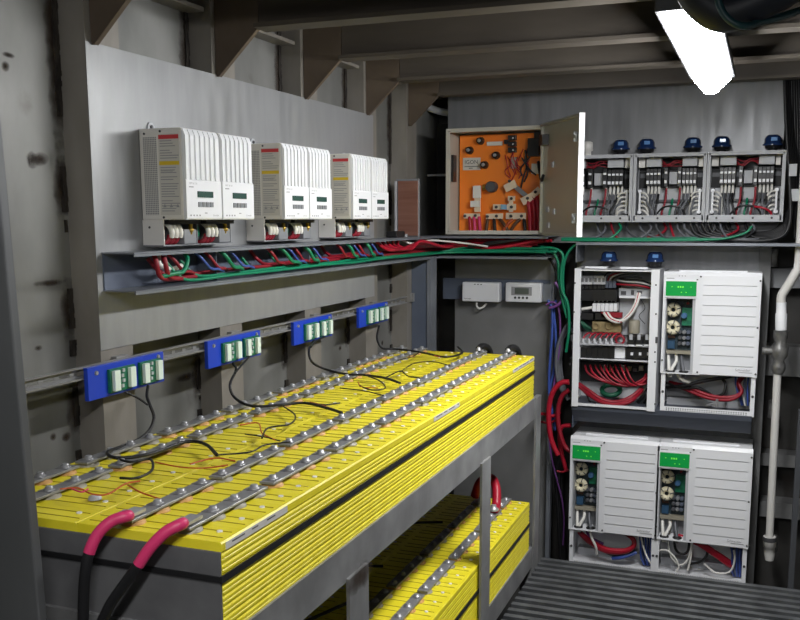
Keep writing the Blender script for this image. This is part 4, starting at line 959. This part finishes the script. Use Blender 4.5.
def inv_wires(r, x0, q, qb, kind):
    X = lambda u: x0+u
    T = lambda pts, rad, mm, nm: MB().tube([(X(u), YI+d, q-v) for u, v, d in pts], rad, 8, 5).build(nm, mm, r)
    if kind == 0:
        for k in range(2):
            T([(.36-.0*k, -.0+.004, .12), (.33, .03+.01*k, .07), (.345, .075, .05+.01*k), (.30, .11-.01*k, .045), (.21, .112-.012*k, .06), (.11, .085-.015*k, .09), (.03, .06, .12)], .0085, dred, 'red_cable')
        T([(.24, .004, .10), (.275, .04, .06), (.27, .085, .05), (.235, .105, .06)], .0068, black, 'black_cable')
        T([(.02, .085, .12), (.10, .062, .06), (.18, .035, .05), (.28, .012, .06), (.34, .004, .1)], .0085, black, 'black_cable')
        T([(.02, .06, .10), (.09, .075, .07), (.16, .07, .07), (.22, .10, .08)], .006, black, 'black_cable')
        T([(.065, .002, .05), (.09, .03, .04), (.13, .048, .06), (.18, .05, .09)], .0075, whitec, 'white_cable')
        for k in range(5): T([(.315+.014*k, .003, .11), (.32+.012*k, .05, .09), (.335+.009*k, .10, .08), (.35+.006*k, .14, .09)], .0045, [blue, navy, whitec, slate_m, blue][k], 'blue_cable')
        MB().tube([(X(.20), YI+.06, qb+.03), (X(.235), YI+.05, qb+.045), (X(.26), YI+.06, qb+.06)], .004, 6, 4).build('stud', chrome, r)
        MB().cyl((X(.245), YI+.04, qb+.028), (X(.245), YI+.04, qb+.065), .006, 8).build('stud', chrome, r)
    if kind == 1:
        for k in range(2): T([(.22, .006, .09), (.285, .025, .06), (.30, .06, .05), (.26, .095-.006*k, .045), (.17, .105-.01*k, .05), (.08, .08-.012*k, .09), (.03, .05, .12)], .0115, [dred, red][k], 'red_cable')
        T([(.02, .035, .12), (.08, .075, .09), (.14, .10, .07), (.2, .125, .06), (.28, .10, .06), (.30, .07, .09)], .006, black, 'black_cable')
        T([(.096, .004, .035), (.105, .04, .03), (.125, .08, .03), (.128, .125, .05)], .0062, whitec, 'white_cable')
        T([(.06, .02, .12), (.09, .06, .09), (.15, .09, .1)], .0075, purple, 'purple_cable')
        for k in range(5): T([(.315+.014*k, .003, .11), (.325+.012*k, .06, .09), (.33+.012*k, .12, .08), (.345+.008*k, .165, .09)], .0048, [blue, navy, blue, navy, blue][k], 'blue_cable')
        T([(.33, .02, .06), (.345, .07, .05), (.37, .12, .04), (.40, .15, .03)], .0045, whitec, 'white_cable')
        T([(.20, .14, .06), (.25, .125, .05), (.31, .10, .07)], .009, blue, 'blue_cable')
    if kind == 2:
        for k in range(2): T([(.10, .002, .08), (.19, .012+.008*k, .06), (.26, .05+.010*k, .06), (.325, .095+.014*k, .08), (.35, .13, .11)], .0125, [red, red][k], 'red_cable')
        T([(.085, .004, .06), (.09, .05, .05), (.115, .075, .05), (.145, .06, .05), (.15, .01, .08)], .006, black, 'black_cable')
        T([(.225, .02, .09), (.23, .07, .07), (.20, .11, .07), (.15, .13, .08)], .006, black, 'black_cable')
        for k, pts in enumerate((((.0, .075), (.05, .06), (.09, .09), (.11, .13), (.10, .16)), ((.06, .004), (.062, .05), (.08, .10), (.12, .125), (.15, .09), (.165, .01)), ((.165, .03), (.16, .09), (.15, .15)), ((.22, .11), (.27, .145), (.33, .135), (.35, .08), (.345, .03)))):
            T([(u, v, .035+.006*k) for u, v in pts], .0045, whitec, 'white_cable')
        for k in range(7): T([(.325+.010*k, .003, .11), (.34+.006*k, .07, .08), (.335+.008*k, .12, .08), (.35+.005*k, .165, .09)], .0045, [blue, navy, slate_m, blue, navy, blue, navy][k], 'blue_cable')
inv = make_inverter(IX0, PY(700, 272, YI).z, 'white inverter with a lit green display, alone in the upper row'); inv_wires(*inv, 0)
zl = -1.005
inv2 = make_inverter(PY(569.7, 480, YI).x, zl, 'white inverter in the lower row nearest the yellow batteries'); inv_wires(*inv2, 1)
inv3 = make_inverter(PY(569.7, 480, YI).x+.400-.012+.008, zl, 'white inverter in the lower row beside the white pipe'); inv_wires(*inv3, 2)

# dark shelf between the rows of inverters
xa, xb = PY(573, 415, YI+.05).x, PY(752, 415, YI+.05).x
zt_, zm_ = PY(660, 408, YI+.01).z-.004, PY(660, 425, YI+.05).z
sh = thing('inverter_shelf', ((xa+xb)/2, 4.4, zm_), 'dark blue-grey sloping ledge between the upper and lower inverters', 'ledge')
MB().prism([(YI+.008, zt_-.006), (YIP-.001, zt_-.001), (YIP-.001, zm_-.02), (YIP-.01, zm_-.02), (YIP-.012, zt_-.05), (YI+.060, zm_-.012), (YI+.048, zm_-.008), (YI+.010, zt_-.03)], xa, xb, 'x').build('ledge_plate', mat('ledge_paint', rgb(70, 75, 86), .5), sh, bevel=.002)
B(xa, xa+.004, YI+.03, YIP-.014, zt_-.12, zt_-.056).build('gusset', slate_m, sh)

# open distribution box, upper row, next to the inverter
dx0, dx1 = PY(574, 300, YI).x, PY(657.3, 340, YI).x
dz1, dz0 = PY(615, 269, YI).z, PY(615, 409, YI).z
db = thing('distribution_box', ((dx0+dx1)/2, 4.4, dz0), 'open white distribution box full of terminals and red cables, left of the upper inverter', 'electrical box')
m = MB().box(dx0, dx0+.004, YI, YIB, dz0, dz1).box(dx1-.004, dx1, YI, YIB, dz0, dz1).box(dx0+.004, dx1-.004, YI+.005, YIB, dz1-.004, dz1).box(dx0+.004, dx1-.004, YI+.005, YIB, dz0, dz0+.004)
m.box(dx0+.004, dx0+.030, YI, YI+.004, dz0, dz1).box(dx1-.036, dx1-.004, YI, YI+.004, dz0, dz1).box(dx0+.030, dx1-.036, YI+.005, YI+.009, dz0, dz0+.016).box(dx0+.03, dx1-.036, YI+.005, YI+.009, dz1-.010, dz1).box(dx0+.004, dx1-.004, YIB-.004, YIB, dz0+.004, dz1-.004)
m.box(dx0+.04, dx0+.14, YI+.03, YI+.05, dz1, dz1+.008).box(dx0+.20, dx0+.32, YI+.03, YI+.05, dz1, dz1+.008)
m.build('case', white, db)
for px, py in ((575, 283), (574, 312), (572, 330), (572, 346), (571, 358), (570, 364), (570, 398), (571, 405), (656, 285), (656, 314), (655, 352), (655, 362), (655, 404)):
    p = PY(px, py, YI); MB().cyl(p, p+Vector((0, -.003, 0)), .004, 8).build('screw', ink, db)
for px, py in ((572, 338), (656.5, 340)): p = PY(px, py, YI); MB().cbox(p, .010, .006, .028).build('catch', ink, db)
YQ = 4.47
def pd(px, py, d=0): return PY(px, py, YQ-d)
def dbox(px0, py0, px1, py1, d0, d1, nm, mm, par=None, bv=.001):
    a, b = PY(px0, py0, YQ-d1), PY(px1, py1, YQ-d1); return B(a.x, b.x, YQ-d1, YQ-d0, a.z, b.z).build(nm, mm, par or db, bevel=bv)
dbox(578, 281, 619, 333, -.03, -.01, 'back_plate', dark); dbox(618, 298, 654, 336, -.03, -.01, 'back_board', lgrey); dbox(578, 361, 652, 385, -.03, -.01, 'back_plate', dark)
dbox(578, 270, 652, 281, -.03, -.01, 'back_plate', grey)
for k in range(2):
    a = 580.5+13*k; tbk = dbox(a, 276, a+12, 284.5, .02, .06, 'terminal_block', white)
    for j in range(3): dbox(a+.8+4*j, 278, a+3+4*j, 282, .06, .062, 'terminal', inkl, tbk, 0)
for k in range(6): dbox(581+4.1*k, 285.5, 584.4+4.1*k, 289, .02, .06, 'breaker_clip', blackp)
for k in range(3): dbox(605.5+3.6*k, 281, 608.5+3.6*k, 288, .02, .06, 'blue_terminal', slate_m)
for k in range(3): dbox(580+12.3*k, 289.5, 592+12.3*k, 301, .0, .06, 'breaker', blackp)
for k in range(2): dbox(581+14*k, 313, 593+14*k, 320, .0, .05, 'breaker', blackp)
brk = dbox(619, 288, 654, 297, .02, .03, 'bracket', lgrey); dbox(619, 296.3, 654, 299, .02, .05, 'lip', white, brk)
dbox(621, 291, 626, 295, .03, .032, 'slot', ink, brk, 0); dbox(631, 290, 634, 295, .03, .032, 'slot', ink, brk, 0); dbox(637, 291, 642, 294, .03, .032, 'slot', ink, brk, 0)
for k in range(6):
    t_ = dbox(592.5+4.2*k, 303.5, 596+4.2*k, 311.5, .0, .055, 'terminal', white)
    p = pd(594.2+4.2*k, 303.5, .03); MB().cyl(p, p+Vector((.003, 0, .016)), .003, 6).build('pin', chrome, t_)
MB().tube([pd(582, 309, .05), pd(587, 308.3, .055), pd(592, 307.5, .05)], .007, 8, 2).build('white_lead', whitec, db)
dbox(592, 321.5, 621, 333, .0, .05, 'transformer', tan, bv=.004)
for px in (596, 609): p = pd(px, 326, .05); MB().torus(p, (0, -1, 0), .014, .006, 14, 6).build('coil', tan, db)
MB().lathe(pd(634, 333, .03), (0, 0, 1), [(0, .026), (.055, .026), (.06, .022)], 16).build('capacitor', termg, db)
dbox(601, 312, 622, 318, .03, .05, 'red_link', dred)
for k, (mm, off) in enumerate(((whitec, 0), (red, 1.8), (whitec, 3.4))):
    MB().tube([pd(604+off, 313, .055), pd(609+off, 319, .075), pd(619+off, 322-off*.4, .08), pd(629+off*.6, 314, .07), pd(635+off*.5, 304, .06), pd(638+off*.5, 293, .04)], .0075, 8, 4).build('thick_lead', mm, db)
for k, mm in enumerate((black, whitec, black, red)):
    MB().tube([pd(617, 278+2*k, .04), pd(626, 280+1.5*k, .06), pd(640, 281+1.5*k, .06), pd(653, 285+1.2*k, .04)], .006, 8, 4).build('top_lead', mm, db)
for k in range(6):
    MB().tube([pd(603+2*k, 283, .05), pd(606+2*k, 274+k, .06), pd(613+3*k, 272+.6*k, .05), pd(622+4*k, 273+k, .03)], .0036, 6, 4).build('top_wire', [black, greyc, dred, whitec, black, greyc][k], db)
MB().tube([pd(640, 298, .02), pd(645, 308, .03), pd(639, 316, .03), pd(645, 324, .02)], .0018, 6, 4).build('thin_wire', black, db)
for k in range(5): MB().tube([pd(580+k, 316+2*k, .02), pd(582+2*k, 324+k, .035), pd(588+k, 331, .02)], .005, 6, 3).build('green_wire', mat('bottle_green', rgb(10, 80, 56), .5) if 'bottle_green' not in MATS else MATS['bottle_green'], db)
# shelf with breaker rows
dbox(577, 344.3, 654, 346.6, .0, .13, 'ledge', lgrey); dbox(577, 358.8, 655, 362, .0, .13, 'ledge', white)
for k in range(6):
    x = 584+5.7*k
    MB().lathe(pd(x, 344.5, .10), (-.25, 0, 1), [(0, .010), (.01, .010), (.012, .006), (.03, .006)], 8).build('lug', lgrey, db)
    MB().tube([pd(x-1, 339, .10), pd(x+2, 334.5, .09), pd(x+6, 333, .06), pd(x+9, 335, .04)], .0036, 6, 3).build('red_lead', red, db)
MB().torus(pd(620, 340, .07), (0, -1, 0), .019, .006, 14, 6).build('red_coil', dred, db)
for k in range(3):
    b_ = dbox(627.5+8*k, 336, 634.5+8*k, 344.3, .03, .11, 'breaker', blackp); dbox(629.5+8*k, 334.5, 632.5+8*k, 340, .11, .115, 'lug', lgrey, b_)
    dbox(628+8*k, 344.6, 634+8*k, 346.4, .13, .134, 'tab', white, b_)
for k in range(6): dbox(580.5+5.7*k, 347.5, 585.8+5.7*k, 358.5, .03, .11, 'breaker', blackp)
dbox(614.5, 347, 625, 358.6, .02, .10, 'blank_cover', white); dbox(577, 347, 580, 358.6, .02, .12, 'blank_cover', white)
for k in range(3):
    b_ = dbox(626+8.3*k, 347.5, 633.8+8.3*k, 358.6, .03, .11, 'breaker', blackp)
    dbox(630.5+8.3*k, 352.5, 633+8.3*k, 355.5, .11, .116, 'toggle', white, b_)
rw = random.Random(2)
for k in range(9):
    a = 585+5*k
    MB().tube([pd(a, 365, .06), pd(a+3, 372+rw.uniform(-1, 1), .09), pd(600+4*k, 380+.6*(k % 4), .10), pd(622+2*k, 386-.6*(k % 3), .09), pd(640+.8*k, 383-1.3*(k % 4), .08), pd(646+.4*k, 374, .05)], .0048, 6, 4).build('red_lead', [dred, red, dred][k % 3], db)
for k in range(3):
    MB().tube([pd(579, 384+k, .05), pd(588, 390+2*k, .09), pd(601, 399+1.5*k, .11), pd(616, 402+1.5*k, .11), pd(631, 397+2*k, .10), pd(642, 388+k, .06)], .0095, 8, 4).build('red_cable', [dred, red, dred][k], db)
MB().torus(pd(611, 390, .04), (0, -.5, 1), .042, .012, 18, 6).build('green_coil', MATS['bottle_green'], db)
for k in range(3): MB().tube([pd(638+3*k, 402, .05), pd(645+2*k, 394-k, .08), pd(651, 384+2*k, .05)], .010, 8, 4).build('black_cable', [black, dgrey, black][k], db)
MB().tube([pd(586, 388, .06), pd(588, 398, .09), pd(592, 405, .08)], .005, 6, 3).build('black_cable', black, db)
for k in range(7): dbox(603+6*k, 366+(k % 3), 607+6*k, 371+(k % 2), .0, .03, 'terminal', [termg, tan, dgrey][k % 3])

# domes on the distribution box
d1 = dome((PY(609, 260, YI+.10).x, YI+.10, dz1+.009), 'blue surge dome on top of the open distribution box, batteries side', 'blue surge domes on the distribution box')
dup(d1, (PY(655, 260, YI+.10).x-PY(609, 260, YI+.10).x, 0, 0), 'blue surge dome over the joint of distribution box and upper inverter', None)

# ================================================================== cables hanging between the grey plate and the inverters
def hang(pts, Y, r, m, lab, grp='cables hanging beside the inverters'):
    Ys = Y if isinstance(Y, (list, tuple)) else [Y]*len(pts)
    return cable([PY(a, b, y) for (a, b), y in zip(pts, Ys)], r, m, lab, 'hanging_cable', group=grp)
hang([(541, 247), (556, 249), (563, 256), (561, 272), (562, 290), (568, 305), (569, 330), (566, 352)], 4.33, .0065, green, 'green cable curving down from the tray corner toward the inverters, inner')
hang([(541, 249), (552, 252), (558, 262), (559, 280), (562, 298), (567, 318)], 4.35, .0065, green, 'green cable curving down from the tray corner toward the inverters, outer')
hang([(600, 240), (580, 243), (569, 251), (564, 264), (563, 285), (566, 310)], 4.37, .0065, green, 'green cable bending from the shelf down to the hanging cables')
hang([(548, 300), (552, 310), (552, 335), (550, 360), (549, 390), (553, 420)], 4.40, .0065, blue, 'blue cable dropping beside the pale edge strip, first')
hang([(556, 300), (554, 312), (556, 340), (554, 370), (550, 392), (555, 430)], 4.41, .0065, blue, 'blue cable dropping beside the pale edge strip, second')
hang([(546, 305), (553, 302), (559, 310), (560, 340), (556, 372), (552, 396)], 4.39, .005, purple, 'thin purple cable looping beside the pale edge strip')
hang([(555, 282), (560, 290), (562, 300), (556, 306), (549, 308)], 4.36, .007, purple, 'short purple cable stub above the hanging blue cables')
hang([(543, 252), (552, 262), (557, 275), (560, 292), (563, 312)], 4.42, .007, black, 'black cable dropping out of the tray corner')
for k in range(4):
    hang([(571+k*.5, 322+3*k), (565-.5*k, 328+3*k), (558+1.4*k, 345), (556+1.6*k, 365), (559+1.6*k, 385), (568, 400)], 4.38+.012*k, .0075, greyc, 'grey cable arching in toward the open distribution box, %s from outside' % ORD[k])
hang([(569, 382), (561, 383), (553, 392), (549, 407), (549, 425), (552, 442), (558, 455)], 4.30, .0125, red, 'thick red cable arching below the hanging blue cables, outermost')
hang([(569, 390), (562, 396), (558, 410), (559, 428), (564, 445), (571, 452)], 4.34, .011, dred, 'dark red cable inside the thick red arch')
hang([(571, 425), (561, 428), (560, 445), (566, 470)], 4.38, .010, red, 'red cable bend beside the lower inverter top')
hang([(538, 414), (545, 414), (553, 416), (560, 412)], 4.36, .008, red, 'red cable running behind the rack toward the inverters, upper')
hang([(538, 421), (548, 423), (556, 420)], 4.38, .006, dred, 'red cable running behind the rack toward the inverters, lower')
hang([(549, 440), (552, 460), (557, 480), (562, 500), (564, 520), (563, 545)], 4.42, .004, purple, 'thin purple wire falling in the dark gap beside the lower inverter')
hang([(557, 471), (562, 472), (569, 470)], 4.36, .005, dred, 'short red wire entering the lower inverter side')
for k in range(3):
    hang([(560+2*k, 455), (556+3*k, 475), (558+2*k, 510), (561+2*k, 560)], 4.45, .010, black, 'black cable in the dark gap beside the lower inverter, %s from the batteries' % ORD[k])

# ================================================================== white pipe with valve, ledges behind it
YP = 4.36
pp = thing('standpipe', PY(769, 548, YP), 'white vertical pipe with an elbow and a grey valve beside the inverters', 'pipe')
P3 = lambda a, b: PY(a, b, YP)
MB().tube([P3(806, 150), P3(803, 200), P3(799, 262), P3(796, 272), P3(785, 290), P3(781.5, 296), P3(781, 304)], .019, 14, 3).build('upper_pipe', pipe_m, pp)
MB().lathe(P3(781, 330), P3(781.5, 300)-P3(781, 330), [(0, .024), (.07, .024), (.075, .021), (.12, .021)], 14).build('coupling', white, pp)
MB().lathe(P3(778, 374), P3(781, 330)-P3(778, 374), [(0, .020), (.02, .029), (.04, .029), (.06, .020), (.08, .034), (.12, .036), (.14, .022), (.16, .030), (.19, .030)], 14).build('valve_body', valve_m, pp)
a = P3(777, 351); MB().cyl(a, a+Vector((-.06, -.01, 0)), .016, 10).build('valve_stem', valve_m, pp)
MB().cyl(P3(777.5, 374), P3(769.5, 536), .0165, 16).build('lower_pipe', pipe_m, pp)
MB().lathe(P3(769.3, 560), P3(769.7, 536)-P3(769.3, 560), [(0, .018), (.03, .023), (.06, .023), (.062, .027), (.11, .027)], 14).build('end_fitting', pipe_m, pp)
MB().lathe(P3(769.6, 541), P3(769.7, 536)-P3(769.3, 560), [(0, .029), (.02, .029)], 12).build('clamp', ink, pp)
for k, (px0, py0, px1, py1, m_, lab) in enumerate(((764, 268, 800, 288, lgrey, 'pale'), (766, 345, 830, 378, panel_d, 'grey'), (760, 452, 830, 470, panel_d, 'grey'), (760, 500, 830, 522, panel_d, 'grey'))):
    a, b = PY(px0, py0, 4.70), PY(px1, py1, 4.70)
    tag(B(a.x, b.x, 4.68, YB-.005, b.z, a.z).build('mounting_ledge', m_), '%s steel ledge on the bulkhead behind the white pipe, %s from the top' % (lab, ORD[k]), 'ledge')
a = PY(797, 480, 4.5); tag(B(a.x-.012, a.x+.012, 4.48, 4.52, ZF, -.85).build('conduit', dgrey), 'dark conduit standing at the picture edge past the white pipe', 'conduit')
for k, (py, ) in enumerate(((258,), (410,), (545,))):
    a = PY(773, py, 4.6); tag(MB().cyl((a.x, 4.62, a.z-.04), (a.x, 4.62, a.z+.04), .022, 10).build('pipe_mount', valve_m), 'dark steel clip behind the white pipe, %s from the top' % ORD[k], 'clip')

# ================================================================== ceiling lamps and the hose beside them
def lamp(x0, x1, y0, y1, z0, label, power, kind):
    r = thing('ceiling_lamp', ((x0+x1)/2, (y0+y1)/2, z0), label, 'ceiling lamp')
    xm = (x0+x1)/2; h = .058
    MB().prism([(x0-.006, z0+.002), (x1+.006, z0+.002), (x1+.004, z0+.03), (x1-.015, ZB-.01), (x0+.015, ZB-.01), (x0-.004, z0+.03)], y0-.01, y1+.01, 'y').build('housing', dgrey, r, bevel=.003)
    m = MB().prism([(x0, z0+.001), (xm-.022, z0-.050), (xm+.010, z0-.054), (x1, z0+.001)], y0, y1, 'y')
    e = mat('lamp_glow_'+kind, (.99, .995, 1.0), .5, emit=power)
    m.build('diffuser', e, r, bevel=.01)
    return r
lamp(-.262, -.128, 2.37, 3.52, .475, 'bright white glowing ceiling lamp under the beams above the aisle', 64, 'a')
lamp(-.262, -.128, -.35, .85, .475, 'second ceiling lamp farther back along the aisle behind the viewpoint', 46, 'b')
# dark hose and thin cable hanging beside the lamp
HY = 2.10
cable([PY(684, -60, HY), PY(692, -20, HY), PY(703, 0, HY), PY(722, 12, HY), PY(742, 8, HY), PY(775, -8, HY), PY(830, -40, HY)], .040, mat('hose_navy', rgb(34, 38, 48), .5), 'thick dark hose sagging from the beams beside the glowing ceiling lamp', 'hanging_hose', 'hose', n=14, step=6)
cable([PY(714, -50, HY-.06), PY(717, -10, HY-.06), PY(721, 9, HY-.06), PY(732, 22, HY-.06), PY(746, 26, HY-.05), PY(760, 22, HY), PY(800, 10, HY+.1), PY(860, -20, HY+.2)], .0075, mat('hose_teal', rgb(30, 66, 72), .4), 'thin dark teal cable looping in front of the sagging hose', 'hanging_cable', 'cable', n=10, step=6)

# ================================================================== world and view
w = bpy.data.worlds.new('world'); bpy.context.scene.world = w; w.use_nodes = True
w.node_tree.nodes['Background'].inputs[0].default_value = (.02, .02, .022, 1); w.node_tree.nodes['Background'].inputs[1].default_value = 1
vs = bpy.context.scene.view_settings
bpy.context.scene.display_settings.display_device = 'sRGB'
vs.view_transform = 'Standard'; vs.look = 'None'; vs.gamma = 1; vs.use_curve_mapping = False; vs.exposure = 0.48
bpy.context.scene.cycles.max_bounces = 8
